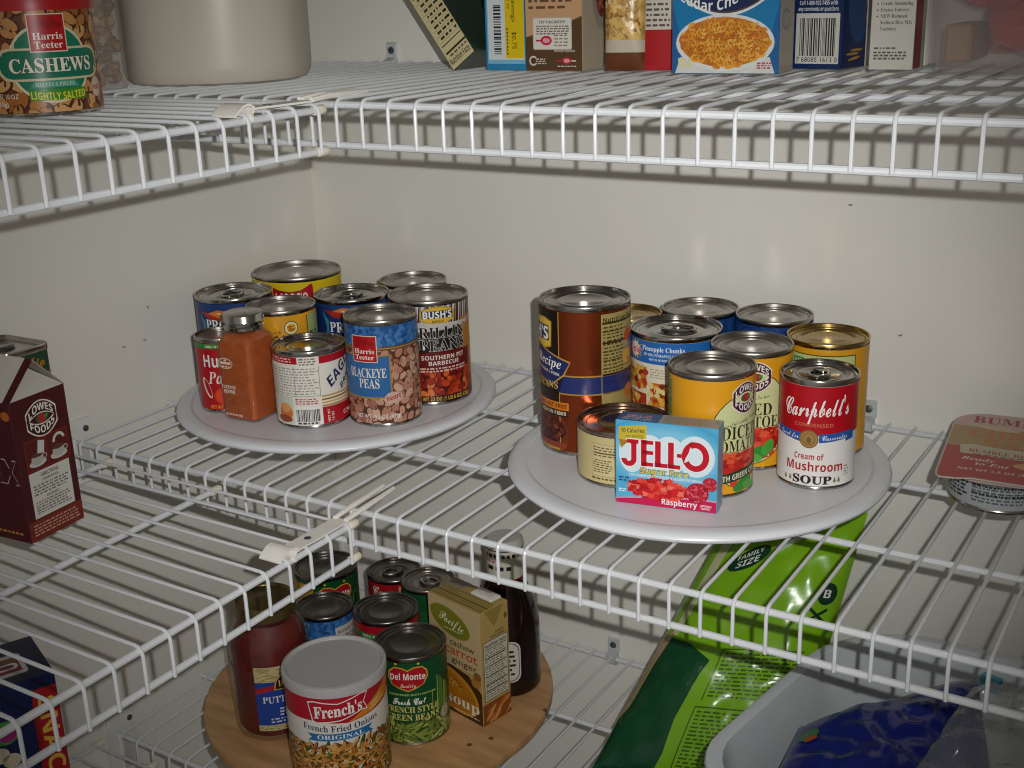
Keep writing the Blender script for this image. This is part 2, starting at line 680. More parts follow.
wall('wall_back', (-100, 0, -1070), (XR + 100, 100, 1370), [(684, 220), (740, 95), (905, 40)], lambda u, v, e: (u, -e, v))
wall('wall_left', (-100, YF, -1070), (0, 0, 1370), [(297, 76), (326, 76), (287, 111)], lambda u, v, e: (e, -u, v))
slab('wall_right', (XR, YF, -1070), (XR + 100, 0, 1370), WALL)
slab('floor', (-100, YF, -1170), (XR + 100, 100, -1070), FLOOR)
slab('ceiling', (-100, YF, 1370), (XR + 100, 100, 1470), CEIL)

# ------------------------------------------------------------------ wire shelves
RW, RR = 1.5, 2.9      # wire and rail radius


def shelf_back(z, x0w, label, xa=4, xb=XR - 4):
    root = thing('wire_shelf', label, 'shelf', (0, 0, z), 0, 'white wire shelves')
    g = MB()
    x = x0w - 25.4 * math.floor((x0w - xa - 8) / 25.4)
    while x < xb - 4:
        path = [(x, -3, 0), (x, -200, 0), (x, -413, 0), (x, -416.6, -.9), (x, -419, -3.2), (x, -420, -6.5), (x, -420, -36.6)]
        g.tube(path, RW, WIRE, 8)
        x += 25.4
    g.build('wire_grating', root)
    for nm, y, zz in (('front_rail', -415.3, -4.6), ('lip_rail', -415.3, -36.0), ('back_rail', -6.5, -4.6), ('support_rail', -143, -4.6), ('support_rail', -280, -4.6)):
        r = MB()
        r.tube([(xa, y, zz), (XR / 2, y, zz), (xb, y, zz)], RR, WIRE, 10)
        r.build(nm, root)
    return root


def shelf_left(z, y0w, label, ya=-437, yb=-1010, rails=(6.5, 90, 237)):
    root = thing('wire_shelf', label, 'shelf', (0, ya, z), 0, 'white wire shelves')
    g = MB()
    y = y0w
    while y + 25.4 < ya - 4:
        y += 25.4
    while y > yb + 4:
        q = y - ya
        g.tube([(3, q, 0), (200, q, 0), (396, q, 0), (399.8, q, -.9), (402.2, q, -3.2), (403.2, q, -6.5), (403.2, q, -36.6)], RW, WIRE, 8)
        y -= 25.4
    g.build('wire_grating', root)
    for nm, x, zz in [('front_rail', 398.5, -4.6), ('lip_rail', 398.5, -36.0)] + [('back_rail' if k == 0 else 'support_rail', x, -4.6) for k, x in enumerate(rails)]:
        r = MB()
        r.tube([(x, -4, zz), (x, (yb - ya) / 2, zz), (x, yb - ya, zz)], RR, WIRE, 10)
        o = r.build(nm, root)
        c = MB()
        c.tube([(x, -9, zz), (x, -8, zz), (x, 2.0, zz), (x, 3.4, zz), (x, 4.0, zz)], [RR + .5, RR + 1.0, RR + 1.0, RR + .2, .8], CAPM, 12)
        tag(c.build('end_cap', o), 'ivory rubber end cap')
    return root


shelf_back(UP, 398.99, 'upper white wire shelf on the back wall under the row of grocery boxes')
shelf_back(MID, 305.2, 'middle white wire shelf on the back wall carrying the two white turntables')
shelf_back(LOW, 400.0, 'lower white wire shelf on the back wall carrying the round wooden board')
shelf_left(UP - 1.6, -445.3, 'upper white wire shelf on the left wall under the cashew tin')
shelf_left(MID, -448.5, 'middle white wire shelf on the left wall under the maroon gable top carton')
shelf_left(LOW, -448.0, 'lower white wire shelf on the left wall under the navy snack box')


def wall_clip(x, z, label):
    root = thing('shelf_wall_clip', label, 'shelf clip', (x, 0, z), 0, 'small clips that hold the shelves to the back wall')
    p = MB()
    p.box(-8, -4, 3, 8, -.2, 22, CLEARCLIP, 1.2)
    p.loft([[(-6 + 12 * k / 6, -1 - 10 * sin(pi * k / 6) * 0 - yy, zz) for k in range(7)] + [(6 - 12 * k / 6, -.2, zz) for k in range(7)] for zz, yy in ((-12, 6), (-8, 11), (2, 12), (5, 4))], CLEARCLIP, True, True)
    cb = p.build('clip_body', root)
    s = MB()
    s.tube([(0, -3.8, 13), (0, -5.2, 13), (0, -6, 13)], [4.2, 4.0, 1.5], SCREWM, 12)
    s.build('screw', cb)


for x, z, lb in ((140, UP, 'small milky clip on the back wall left of the tilted box on the upper shelf'),
                 (424, LOW, 'small milky clip on the back wall at the lower shelf, left of the green bag'),
                 (715, MID, 'small milky clip on the back wall beside the yellow green bean can')):
    wall_clip(x, z, lb)


def end_bracket(z, label):
    root = thing('shelf_end_bracket', label, 'bracket', (0, -415, z), 0, 'end brackets on the left wall')
    p = MB()
    p.box(.2, -8, -42, 5, 28, 14, CLIPM, 1.0)
    pl = p.build('plate', root)
    c = MB()
    c.box(5, -12, -46, 26, -8, 4, CLIPM, .8)
    c.box(5, 8, -42, 24, 11, -10, CLIPM, .8)
    c.box(5, -9, -46, 26, 10, -42, CLIPM, .8)
    c.build('rail_cradle', root)
    s = MB()
    s.tube([(5, 21, 3), (6.2, 21, 3), (6.8, 21, 3)], [3.6, 3.3, 1.2], SCREWM, 12)
    s.build('screw', pl)


end_bracket(MID, 'white end bracket on the left wall beside the maroon carton at the middle shelf')
end_bracket(LOW, 'white end bracket on the left wall at the lower shelf')


def joiner(z, label):
    """strap that ties the left shelf to the back shelf"""
    root = thing('shelf_joiner_strap', label, 'strap', (388, -470, z), 0, 'straps that tie the left shelves to the back shelves')
    p = MB()
    path = [(-9, -46, -5), (-9, -46.6, 0), (-9, -44, 3.1), (-9, -40, 3.6), (-9, -20, 3.3), (-9, 22, 3.0)]
    for (a, b) in zip(path, path[1:]):
        d = Vector((0, b[1] - a[1], b[2] - a[2])).normalized()
        n = Vector((0, -d.z, d.y)) * .8
        q = [(x, a[1] + sg * n.y, a[2] + sg * n.z) for x in (-1, 15) for sg in (-1, 1)] + [(x, b[1] + sg * n.y, b[2] + sg * n.z) for x in (-1, 15) for sg in (-1, 1)]
        p.add(q, [(0, 2, 3, 1), (4, 5, 7, 6), (0, 4, 6, 2), (1, 3, 7, 5), (0, 1, 5, 4), (2, 6, 7, 3)], STRAPM)
    sp = p.build('strap_plate', root)
    t = MB()
    prof = [(-41, 4.4), (-44, 6.4), (-48, 7.6), (-53, 6.6), (-60, 2.2), (-62, .2)]
    t.loft([[(x, y, z) for y, z in prof] + [(x, y + .3, z - 1.4) for y, z in prof[::-1]] for x in (-10, 13)], STRAPM, True, True)
    t.build('hook_tab', root)
    for x in (1, 13):
        g = MB()
        g.tube([(x, 20, 4.0), (x, 40, 5.5), (x - 3, 70, 4.6), (x - 6, 95, 4.2)], [2.2, 2.6, 2.4, 2.0], STRAPM, 8)
        g.build('prong', root)
    s = MB()
    s.tube([(7, -22, 3.6), (7, -22, 4.6), (7, -22, 5.0)], [3.2, 3.0, 1.0], SCREWM, 12)
    s.build('rivet', sp)


joiner(MID, 'white metal strap tying the middle left shelf to the middle back shelf')
joiner(UP - 1.6, 'white metal strap tying the upper left shelf to the upper back shelf')


# ------------------------------------------------------------------ turntables
def turntable(x, y, label):
    root = thing('turntable', label, 'turntable', (x, y, MID + 1.5), 0, 'white plastic turntables')
    b = MB()
    b.lathe([(0, 0), (104, 0), (106, 1), (106, 2.4), (0, 2.4)], PLATTER, 72)
    b.build('base', root)
    p = MB()
    p.lathe([(0, 2.6), (140, 2.6), (150, .5), (163, .3), (169, .5), (172.6, 1.2), (174.4, 2.8), (174.9, 4.8), (174.0, 7.0), (171.5, 8.8), (167, 9.7), (161, 9.9), (158.4, 9.7), (157.4, 9.2), (156.2, 9.2), (0, 9.2)], PLATTER, 128)
    p.build('platter', root)
    return root


turntable(182, -193, 'white plastic turntable holding ten cans and a spice jar, near the corner')
turntable(609, -193, 'white plastic turntable holding the small gelatin box and ten cans')

# wooden round board
wd = bpy.data.materials.new('oiled_wood_board')
wd.use_nodes = True
nt = wd.node_tree
b_ = nt.nodes['Principled BSDF']
tc = nt.nodes.new('ShaderNodeTexCoord')
mp = nt.nodes.new('ShaderNodeMapping')
mp.inputs['Scale'].default_value = (6, 28, 6)
mp.inputs['Rotation'].default_value = (0, 0, .4)
nz = nt.nodes.new('ShaderNodeTexNoise')
nz.inputs['Scale'].default_value = 2.2
nz.inputs['Detail'].default_value = 6
cr = nt.nodes.new('ShaderNodeValToRGB')
cr.color_ramp.elements[0].position = .3
cr.color_ramp.elements[0].color = lin('a3774a')
cr.color_ramp.elements[1].position = .72
cr.color_ramp.elements[1].color = lin('c69a6a')
vo = nt.nodes.new('ShaderNodeTexVoronoi')
vo.voronoi_dimensions = '2D'
vo.inputs['Scale'].default_value = 19
cr2 = nt.nodes.new('ShaderNodeValToRGB')
cr2.color_ramp.elements[0].position = .04
cr2.color_ramp.elements[0].color = (.05, .03, .02, 1)
cr2.color_ramp.elements[1].position = .075
cr2.color_ramp.elements[1].color = (1, 1, 1, 1)
mx = nt.nodes.new('ShaderNodeMixRGB')
mx.blend_type = 'MULTIPLY'
mx.inputs['Fac'].default_value = .8
L_ = nt.links.new
L_(tc.outputs['Object'], mp.inputs['Vector'])
L_(mp.outputs['Vector'], nz.inputs['Vector'])
L_(nz.outputs['Fac'], cr.inputs['Fac'])
L_(tc.outputs['Object'], vo.inputs['Vector'])
L_(vo.outputs['Distance'], cr2.inputs['Fac'])
L_(cr.outputs['Color'], mx.inputs['Color1'])
L_(cr2.outputs['Color'], mx.inputs['Color2'])
L_(mx.outputs['Color'], b_.inputs['Base Color'])
b_.inputs['Roughness'].default_value = .45

root = thing('wooden_turntable', 'round brown wooden turntable on the lower shelf under cans, jar and soup carton', 'turntable', (231, -218, LOW + 1.5))
q = MB()
q.lathe([(0, 0), (98, 0), (100, 1), (100, 2), (0, 2)], mat('dark_wood_foot', '6a4526', rough=.6, var=.1, vscale=30), 72)
q.build('base', root)
q = MB()
q.lathe([(0, 2.1), (197, 2.1), (199, 3), (200, 4.5), (200, 12), (199.3, 13.6), (197.5, 14.2), (0, 14.2)], wd, 128)
q.build('round_board', root)
ZW = LOW + 1.5 + 14.4
ZT = MID + 1.5 + 9.4

# ------------------------------------------------------------------ cans on the white turntable near the corner
GL = 'cans on the white turntable near the corner'
BLUES = ['2c5f9e', '3a71b0', '1f4f8c', '4a80ba']
BLUED = ['1c3f78', '264d8a', '16356a']

# tomato paste can
l = Lab()
l.rect(-70, 71, 70, 76, '2f8a3a', 1)
l.text("100% NATURAL", -4, 72, 2.6, 'e8f0d8', 'b', L=3)
l.text("Hunt's", -1, 51, 13.5, 'f4ece6', 'b', w=40, L=4, out='7a0a12', ow=.03)
l.text("Paste", -2, 33, 13, 'f4e6dc', 'si', w=31, L=4)
l.ell(4, 19, 17, 11, 'd8301e', 2)
l.ell(-2, 20, 9, 8, 'e04a2a', 2.5)
l.ell(9, 17, 8, 7, 'c8241c', 2.6)
l.ell(-20, 28, 4, 12, 'e8d8c8', 2.4, 20)
l.ell(-19, 28, 2.6, 10, 'b01420', 2.8, 20)
l.text("NET WT 6 OZ (170g)", 0, 5.5, 3.6, 'e8a020', 'b', w=36, L=4)
can('tomato_paste_can', 'small red tomato paste can with green top stripe, behind the orange spice jar', 'can', 106.4, -287.8, ZT, 26.4, 81.6, l, 'b3141f', GL)

# condensed milk can
l = Lab()
R = 37.4
l.rect(-pi * R, 68, pi * R, 76.2, 'b01424', 1)
l.rect(9, 4, 70, 22, 'b01424', 1)
l.rect(-62, 4, 9, 68.5, 'ece6da', 1.5)
l.rect(-13, 66, 9, 76.2, 'ece6da', 2)
l.smalltext(-11, 67, 7, 75, 3, '8a6a6a', 3, seed=2)
l.smalltext(-48, 69.5, -18, 75, 2, 'e8c0b8', 3, seed=9)
l.smalltext(-50, 36, 7, 65, 10, '9a968e', 3, .4, seed=4)
l.line([(-17, 30), (-17, 66)], .5, '8a8a88', 3)
l.line([(-52, 35), (8, 35)], .5, '8a8a88', 3)
l.line([(8, 34), (8, 66)], .6, '8a8a88', 3)
l.smalltext(-18, 26, 6, 33, 3, 'b8343a', 3, .5, seed=6)
l.rect(-40, 5, -21, 34, 'cfd8c8', 2.4)
l.ell(-31, 17, 9, 8, 'd87a3a', 3)
l.ell(-31, 22, 7, 5, 'e8a060', 3.3)
l.ell(-33, 10, 10, 4, 'a04a28', 3.2)
l.rect(-19, 4.5, 7, 24, 'f2eee6', 2.6)
l.barcode(-18, 8, 6, 21, 4)
l.smalltext(-17, 5, 5, 7.5, 1, '3a3a40', 4, .8)
for k, c in enumerate(('b88a3a', 'd8b060', '9a7030', 'caa050')):
    l.rect(9, 22.5 + k * 3.4, 90, 24.3 + k * 3.4, c, 2)
l.text("EAGLE", 20, 41, 11, '14204e', 'bi', w=48, al='l', L=4, rot=38)
l.text("BRAND", 34, 36, 6, '14204e', 'bi', w=34, al='l', L=4, rot=36)
l.text("NET WT", 16.5, 6, 2.6, 'f0e0d0', 'b', L=4, rot=90, al='l')
l.text("14 OZ", 21, 6, 2.6, 'f0e0d0', 'b', L=4, rot=90, al='l')
l.text("CONDENSED MILK", 34, 9, 4.4, 'f0e0d0', 'b', al='l', L=4)
can('condensed_milk_can', 'short can with white bar code panel and red bands beside the orange spice jar', 'can', 216.6, -273.9, ZT, R, 81.2, l, 'ece6da', GL, lid=TIN)

# black-eyed peas can
l = Lab()
R, H = 36.9, 110.7
PEA = ['c89880', 'b98068', 'd3ab92', 'a86c58', 'c48c78']
l.pieces(None, (-60, 2, 62, 84), (6.6, 4.6), PEA, '6a3c2c', 1, 11)
l.rect(-pi * R, 84, pi * R, 106, '27599a', 2.4)
mottle(l, -62, 86, 62, 106, BLUES, (3.2, 2.1), 2.6, 3)
l.rect(-pi * R, 80.5, pi * R, 84.5, '6b4a2e', 3.6)
l.rect(-pi * R, 82, pi * R, 83, 'b8924a', 3.8)
l.rect(-54, 30.5, 7.5, 76, 'b08a3c', 3.8)
l.rect(-53, 32, 6, 74.5, '2f6aa6', 4.1)
red_square(l, -19, 82, 26, 4.5)
l.text("BLACKEYE", -18, 52.5, 9.5, 'f0ead8', 's', w=41, L=5)
l.text("PEAS", -16, 41.5, 9.5, 'f0ead8', 's', w=22, L=5)
l.ell(9, 31, 9.5, 6, 'd8b0a0', 4.5)
l.text("heart", 9, 29, 5, 'b0202c', 'bi', w=16, L=5, rot=12, out='f0e4dc', ow=.05)
l.text("NET WT 15.5 OZ (439g)", -9, 9.5, 4.2, 'f4ece0', 'n', w=48, L=5, off=.01)
can('black_eyed_pea_can', 'blue topped can of black-eyed peas with a red square on the corner turntable', 'can', 281.3, -235.3, ZT, R, H, l, '5a3426', GL)

# grilling beans can
l = Lab()
R, H = 42.2, 113.3
for k in range(40):
    u = -66 + k * 3.4 + rnd.uniform(-1, 1)
    l.put([(u, 84), (u + rnd.uniform(.8, 1.6), 84), (u + 2.6 + rnd.uniform(0, 2), 108), (u + 1.2, 108)], 'd8d4cc' if k % 2 else '8a8682', 1 + .01 * k)
l.rect(38, 4, pi * R, 92, 'c07a24', 1.6)
l.rect(-pi * R, 60, 38, 86, '1c1614', 1.7)
l.poly([(-24, 80), (46, 84), (52, 88), (-30, 92)], 'c8c4bc', 1.9)
l.rect(-pi * R, 33, 50, 58, '6e1414', 2)
l.pieces(None, (-60, 10, 56, 36), (5.6, 4.2), ['c4401c', 'a82c14', 'd65a24', '8e2412', 'e07838'], '5a120a', 2.2, 21)
l.rect(-pi * R, 4, 60, 11, '3a100c', 3.2)
for c, g, L in (('c89a28', 0, 3.2), ('e2b838', -1, 3.4), ('182a56', -2.6, 3.6)):
    l.poly([(-10 - g, 94), (-6 - g, 91 - g), (4, 89.5 - g), (18, 89.5 - g), (25 + g, 92 - g), (28 + g, 95), (28 + g, 102), (24 + g, 105 + g), (14, 107.5 + g), (4, 107.5 + g), (-6 - g, 105 + g), (-10 - g, 102)] if g > -2 else
           [(-8, 95), (26, 95), (26, 103), (-8, 103)], c, L)
l.text("BUSH'S", 9, 95.2, 7.2, 'f4f0e4', 'b', w=31, L=5, off=.012)
l.text("BEST", 9, 90.6, 2.4, '5a4010', 'b', w=12, L=5)
l.text("GRILLIN'", 10, 74, 11.5, '120e0c', 's', w=66, L=5, out='e8e4dc', ow=.022)
l.text("BEANS", 14, 60, 12, '120e0c', 's', w=53, L=5, out='e8e4dc', ow=.022)
l.text("SOUTHERN PIT", 14, 50.5, 4.6, 'f0e4dc', 'b', w=49, L=5)
l.text("BARBECUE", 14, 44.5, 4.4, 'f0e4dc', 'b', w=34, L=5)
l.smalltext(-12, 36.5, 42, 42.5, 2, 'e0c8bc', 5, .55, seed=8)
l.text("NET WT 22 OZ (1 LB 6 OZ) 624g", 12, 5.5, 4, 'd8b040', 'b', w=66, L=5)
can('baked_bean_can', 'tall grilling beans can with black lettering at the right edge of the corner turntable', 'can', 284, -155.3, ZT, R, H, l, '4a1812', GL)


def soup_navy(shift, word_v):
    l = Lab()
    l.rect(-130, 96, 130, 103.5, '1a3c74', 1)
    l.poly([(shift - 8, 94), (shift + 6, 86), (shift + 40, 84), (shift + 40, 88), (shift + 20, 92)], 'a82818', 2)
    l.poly([(shift + 4, 93), (shift + 40, 89), (shift + 44, 94), (shift + 16, 97)], 'd9793a', 2.3)
    l.poly([(shift + 14, 92.6), (shift + 34, 90.6), (shift + 34, 91.8), (shift + 16, 94)], 'efd6b8', 2.6)
    l.poly([(shift - 10, 93), (shift - 1, 82), (shift - 2, 62), (shift - 7, 60), (shift - 4, 74)], '3d8a9c', 2.2)
    l.text("PROGRESSO", shift, word_v, 11, 'f2efe8', 's', w=78, al='l', L=4, out='0c1c40', ow=.02)
    return l


l = soup_navy(-36, 75)
l.ell(-1, 82, 17, 17, 'c08c2c', 3, a0=0, a1=180)
l.ell(-1, 82, 12, 12, '7a5a20', 3.3, a0=0, a1=180)
l.pieces(lambda u, v: hypot(u + 1, v - 83) < 10 and v > 83, (-13, 82, 11, 95), (2.4, 1.8), ['d8a848', '4a5a2a', 'e0c070'], '', 3.5, 2)
l.text("QUALITY", -1, 95, 2.6, '3a2a10', 'b', w=17, L=4, bend=2.6)
l.poly([(-33, 93), (-14, 87), (-13, 90), (-24, 95)], 'd9793a', 2.8)
can('soup_can', 'navy soup can with gold half round seal, leftmost on the corner turntable', 'can', 68.8, -224.3, ZT, 42.1, 108.8, l, '14306a', GL, lid=TIN, pull=60)
l = soup_navy(-27, 70)
can('soup_can', 'navy soup can with a pull tab, behind the can of black-eyed peas', 'can', 184, -161.1, ZT, 41.2, 105, l, '14306a', GL, lid=TIN, pull=30)

l = Lab()
R = 37
l.ell(9, 87, 7.6, 7.6, '2c5a3a', 2)
l.ell(9, 87, 6.6, 6.6, 'e8e4c0', 2.4)
l.ell(9, 87, 5.0, 5.0, 'e2b02c', 2.7)
l.poly([(5, 89.6), (13, 89.6), (13, 88), (9, 88), (9, 86.6), (13, 86.6), (12, 83.6), (6, 83.6), (5.4, 85.2), (7, 86.6), (5, 87.4)], 'a8641c', 3)
l.rect(28, 50, 60, 98, '4a3a20', 2)
l.rect(29.2, 51, 58, 98, 'a9b878', 2.3)
l.smalltext(31, 56, 46, 80, 6, '3a4a24', 3, .6, seed=5)
for k in range(9):
    l.ell(-17 + k * 2.1, 77.5 + 1.5 * sin(k * 1.7), 1.8, .9, '3a2a14', 3, 50 * k, 8)
l.text("French", -10, 82, 3.4, '6a3a14', 'c', L=3, w=16)
can('vegetable_can', 'golden yellow can with a small round sun emblem, behind the metal capped spice jar', 'can', 148, -236, ZT, R, 105.5, l, 'dc9c22', GL)

l = Lab()
R = 50.4
top = [(-30, 104), (-22, 101), (-10, 99), (2, 100.5), (10, 104.5), (14, 107)]
l.poly(top + [(16, 107), (18, 70), (-32, 70)], 'b81424', 2)
l.line(top, .7, '5a1a14', 2.4)
l.text("LAROC'O", -8.5, 86, 12, 'f2e8dc', 'b', w=37, L=4, out='6a0c14', ow=.03)
can('large_vegetable_can', 'large wide yellow can with red banner, rear of the corner turntable', 'can', 80.5, -131.6, ZT, R, 114.9, l, 'e3c31c', GL)

l = Lab()
l.rect(-60, 60, 60, 90, '8a7a5a', 1)
l.smalltext(-50, 20, 50, 56, 9, '8a8070', 2, .5)
can('plain_can', 'can with plain grey lid almost hidden behind the grilling beans can', 'can', 210, -81.5, ZT, 38.0, 105.5, l, 'b8ac94', GL)

# spice jar
JX, JY = 154, -298.5
root = thing('spice_jar', 'square glass jar of orange cayenne pepper with a ribbed metal cap', 'jar', (JX, JY, ZT), radians(3))


def rring(h, r, z, n=5):
    out = []
    for cx, cy, a0 in ((h - r, -h + r, -90), (h - r, h - r, 0), (-h + r, h - r, 90), (-h + r, -h + r, 180)):
        out += [(cx + r * cos(radians(a0 + 90 * k / n)), cy + r * sin(radians(a0 + 90 * k / n)), z) for k in range(n + 1)]
    return out


GLASS = clear('clear_glass', .05, 1.5)
SPICE = mat('orange_spice_powder', 'a8501e', rough=.8, var=.14, vscale=120)
q = MB()
q.loft([rring(20, 5, .3), rring(22.2, 6, 2), rring(22.6, 6, 6), rring(22.6, 6, 79), rring(22, 7, 84), rring(19.5, 9, 91), rring(17.5, 16, 95), rring(17.3, 17.2, 98)], GLASS, True, True)
q.build('glass_body', root)
q = MB()
q.loft([rring(19.6, 5, 2.6), rring(21.2, 5, 5), rring(21.2, 5, 79), rring(20.4, 7, 84), rring(17.4, 9, 90), rring(15, 14, 92.5)], SPICE, True, True)
tag(q.build('spice', root), 'orange ground pepper')
l = Lab(-20, 20, 2, 84)
for a, w in ((9.6, .6), (8.4, .4)):
    l.ring(-10, 62, a, a * .62, w, 'f0d8c0', 1)
l.rect(-17, 61, -3, 63.6, 'f0d8c0', 1)
l.ell(-10, 65.2, 1.6, 1.2, 'f0d8c0', 1)
l.smalltext(-15, 57.6, -5, 59.6, 1, 'f0d8c0', 1, .8)
l.text("CAYENNE", -8.5, 35, 3.6, 'fffaf0', 's', w=18, L=1)
l.text("PEPPER", -8, 30, 3.6, 'fffaf0', 's', w=15, L=1)
l.text("NET WT 2.0 OZ (56g)", -5, 6, 2.2, 'f4ece0', 'b', w=22, L=1)
q = MB()
l.emit(q, lambda u, v, e: (u, -22.75 - e, v))
tag(q.build('printed_lettering', root), 'white printed lettering on the glass')
q = MB()
n = 96
CZ = 12
prof = [(r_c, z_c + CZ) for r_c, z_c in [(20.2, 83.5), (20.8, 84.3), (20.8, 87), (19.9, 88), (20.3, 89.4), (20.3, 91), (20.8, 92)]]
q.lathe(prof, TIN, n)
rings = []
for z, a in ((92, 20.8), (92.4, 20.8), (98.5, 20.8), (99.6, 20.0), (100, 19.0)):
    rings.append([((a - (.5 if (k % 2 and 92.2 < z < 99) else 0)) * cos(2 * pi * k / n), (a - (.5 if (k % 2 and 92.2 < z < 99) else 0)) * sin(2 * pi * k / n), z + CZ) for k in range(n)])
q.loft(rings, TIN, False, True)
tag(q.build('cap', root), 'ribbed silver metal cap')

# ------------------------------------------------------------------ cans on the white turntable further right
GR = 'cans on the white turntable with the gelatin box'
# big baked beans can
l = Lab()
R, H = 42.7, 143.8
CF = foil('8a3c1c')
l.rect(-90, 4, -25.5, 138, '1a1210', 1)
l.line([(-25.5, 4), (-25.5, 138)], 1.0, 'c09038', 2)
l.rect(-80, 34, -26, 60, '241410', 1.4)
for c, g, L in (('c89a28', 0, 2), ('e8c040', 1.4, 2.3)):
    l.poly([(-100 + g, 106 + g), (-44, 101 + g), (-34.5 - g, 104 + g), (-33.5 - g, 128 - g), (-44, 131 - g), (-100 + g, 127 - g)], c, L)
l.rect(-96, 109, -37.5, 123.5, '1c2c5c', 2.7)
l.text("BUSH'S", -38.5, 110, 12, 'f4f0e4', 'b', w=54, al='r', L=4, off=.012)
for c, g, L in (('c8963a', 0, 3), ('1e2c62', 1.2, 3.3)):
    l.poly([(-100, 88 + g), (-36, 66 + g), (-20 - g, 78 + g), (-13.5 - g, 92 - g), (-50, 103 - g), (-100, 112 - g)], c, L)
l.rect(-26, 60, pi * R, 79, 'b88a34', 2)
l.rect(-26, 61.4, pi * R, 77.6, '22306a', 2.3)
l.poly([(-36, 66), (-26, 62), (-20, 78)], '101a40', 3.6)
l.text("Recipe", -23, 84, 9, 'f4f0e8', 'si', w=36, al='r', L=5, climb=-.10)
l.text("BROWN SUGAR & PORK", -25, 77, 2.8, 'e8e0d0', 'b', w=42, al='r', L=5, climb=-.12)
l.text("BEANS", -27, 64.5, 6.6, 'd8b050', 's', w=30, al='r', L=4)
l.rect(-60, 44.5, -16, 52, 'd87a1c', 3)
l.text("98% FAT FREE", -18, 46.2, 4, '2a1408', 'b', w=36, al='r', L=4)
l.rect(-60, 38, -17, 44, '2a1a12', 3)
l.text("HIGH IN FIBER", -18.5, 39.6, 3.4, 'e8d8b8', 'b', w=34, al='r', L=4)
l.ell(-42, 22, 26, 22, '6a2a18', 2)
l.ell(-42, 24, 22, 14, '3a1410', 2.4)
l.pieces(lambda u, v: ((u + 42) / 20) ** 2 + ((v - 26) / 12) ** 2 < 1, (-64, 12, -20, 40), (4, 3), ['6a2c1e', '542018', '7c3a26'], '2a0c08', 2.6, 31)
l.ell(-42, 12, 24, 11, '8a3a20', 3.4, a0=180, a1=360)
l.rect(-58, 4, -26, 6.5, 'b08a40', 3.5)
NUT = 'a8965a'
l.rect(14.9, 40, 78, 136, NUT, 2)
l.text("Nutrition Facts", 17, 128, 4.6, '2c2410', 'b', w=44, al='l', L=4)
for k, v in enumerate((126.5, 119, 108, 100, 92, 84, 78, 71)):
    l.rect(16, v, 76, v + (1.8 if k in (0, 2, 6) else .7), '33290f', 3)
l.smalltext(17, 80, 40, 125, 14, '4a3d1a', 3, .45, seed=12)
for (u, v, c) in ((50, 112, 'c0501c'), (47, 92, 'd8a030'), (56, 90, 'a8401c'), (50, 58, 'c87020'), (58, 104, '2c4a8a')):
    l.ell(u, v, 8, 7, c, 3.5)
can('large_baked_bean_can', 'tallest can, shiny copper brown with navy band, left edge of its white turntable', 'can', 501.3, -207.2, ZT, R, H, l, CF, GR, lid=TIN)

l = Lab()
l.rect(-60, 70, 60, 92, '7a8a4a', 1)
can('vegetable_can', 'can with a gold rimmed lid mostly hidden behind the tall copper brown can', 'can', 501.7, -116.4, ZT, 33, 107, l, 'a89c6c', GR, lid=GOLDTIN)

for x, y, R, H, lb in ((559.4, -71.8, 38.1, 108.2, 'blue mottled can behind the pineapple can on the white turntable'), (635.4, -67.5, 37.0, 108.8, 'blue mottled can next to the gold lidded green bean can')):
    l = Lab()
    mottle(l, -62, 60, 62, 104, BLUED, (3.4, 2.2), 1, int(x))
    l.rect(-70, 50, 70, 58, 'b08a40', 3)
    red_square(l, -40, 74, 24, 3)
    can('bean_can', lb, 'can', x, y, ZT, R, H, l, '1e4684', GR)

# pineapple can
l = Lab()
R, H = 43.0, 110.4
l.rect(-pi * R, 84, pi * R, 105.5, '2268b4', 1)
l.text("Pineapple Chunks", -34, 96.5, 4.4, 'f0f4f6', 's', w=42, al='l', L=4)
l.text("IN 100% PINEAPPLE JUICE", -32, 91.5, 2.6, 'e0ecf4', 'b', w=36, al='l', L=4)
l.text("KEEP IN REFRIGERATOR", -26, 87.5, 2.0, 'e0ecf4', 'b', w=26, al='l', L=4)
for k in range(12):
    a = 2 * pi * k / 12
    l.poly([(-45 + 6 * cos(a - .25), 95 + 6 * sin(a - .25)), (-45 + 11 * cos(a), 95 + 11 * sin(a)), (-45 + 6 * cos(a + .25), 95 + 6 * sin(a + .25))], 'e4c83a', 2.2)
l.ell(-45, 95, 7, 7, 'f0e4d8', 2.4)
l.text("Dole", -45, 91.5, 7, 'c01c28', 'b', w=18, L=4, out='f4ece4', ow=.05)
for (u0, v0, u1, v1, s_) in ((-56, 59, -29, 80, 1), (-56, 31, -29, 54, 2), (-25, 43, -3, 66, 3), (-56, 8, -29, 27, 4)):
    l.rect(u0, v0, u1, v1, 'c07030' if s_ % 2 else 'a83020', 2)
    l.pieces(None, (u0 + 2, v0 + 2, u1 - 2, v1 - 2), (3.6, 2.8), ['e0b048', 'b83822', 'e8d088', '7a3018', 'd87a28'], '', 2.3, 40 + s_)
l.smalltext(-25, 70, 2, 80, 4, 'a89c88', 3, .4, seed=1)
l.smalltext(-25, 26, 0, 40, 5, 'a89c88', 3, .4, seed=2)
l.smalltext(4, 30, 40, 80, 14, 'a89c88', 3, .4, seed=3)
can('pineapple_can', 'can of pineapple chunks with blue band, cream label and a bent back pull tab', 'can', 571.4, -156.2, ZT, R, H, l, 'e6dcc6', GR, lid=TIN, pull=170)


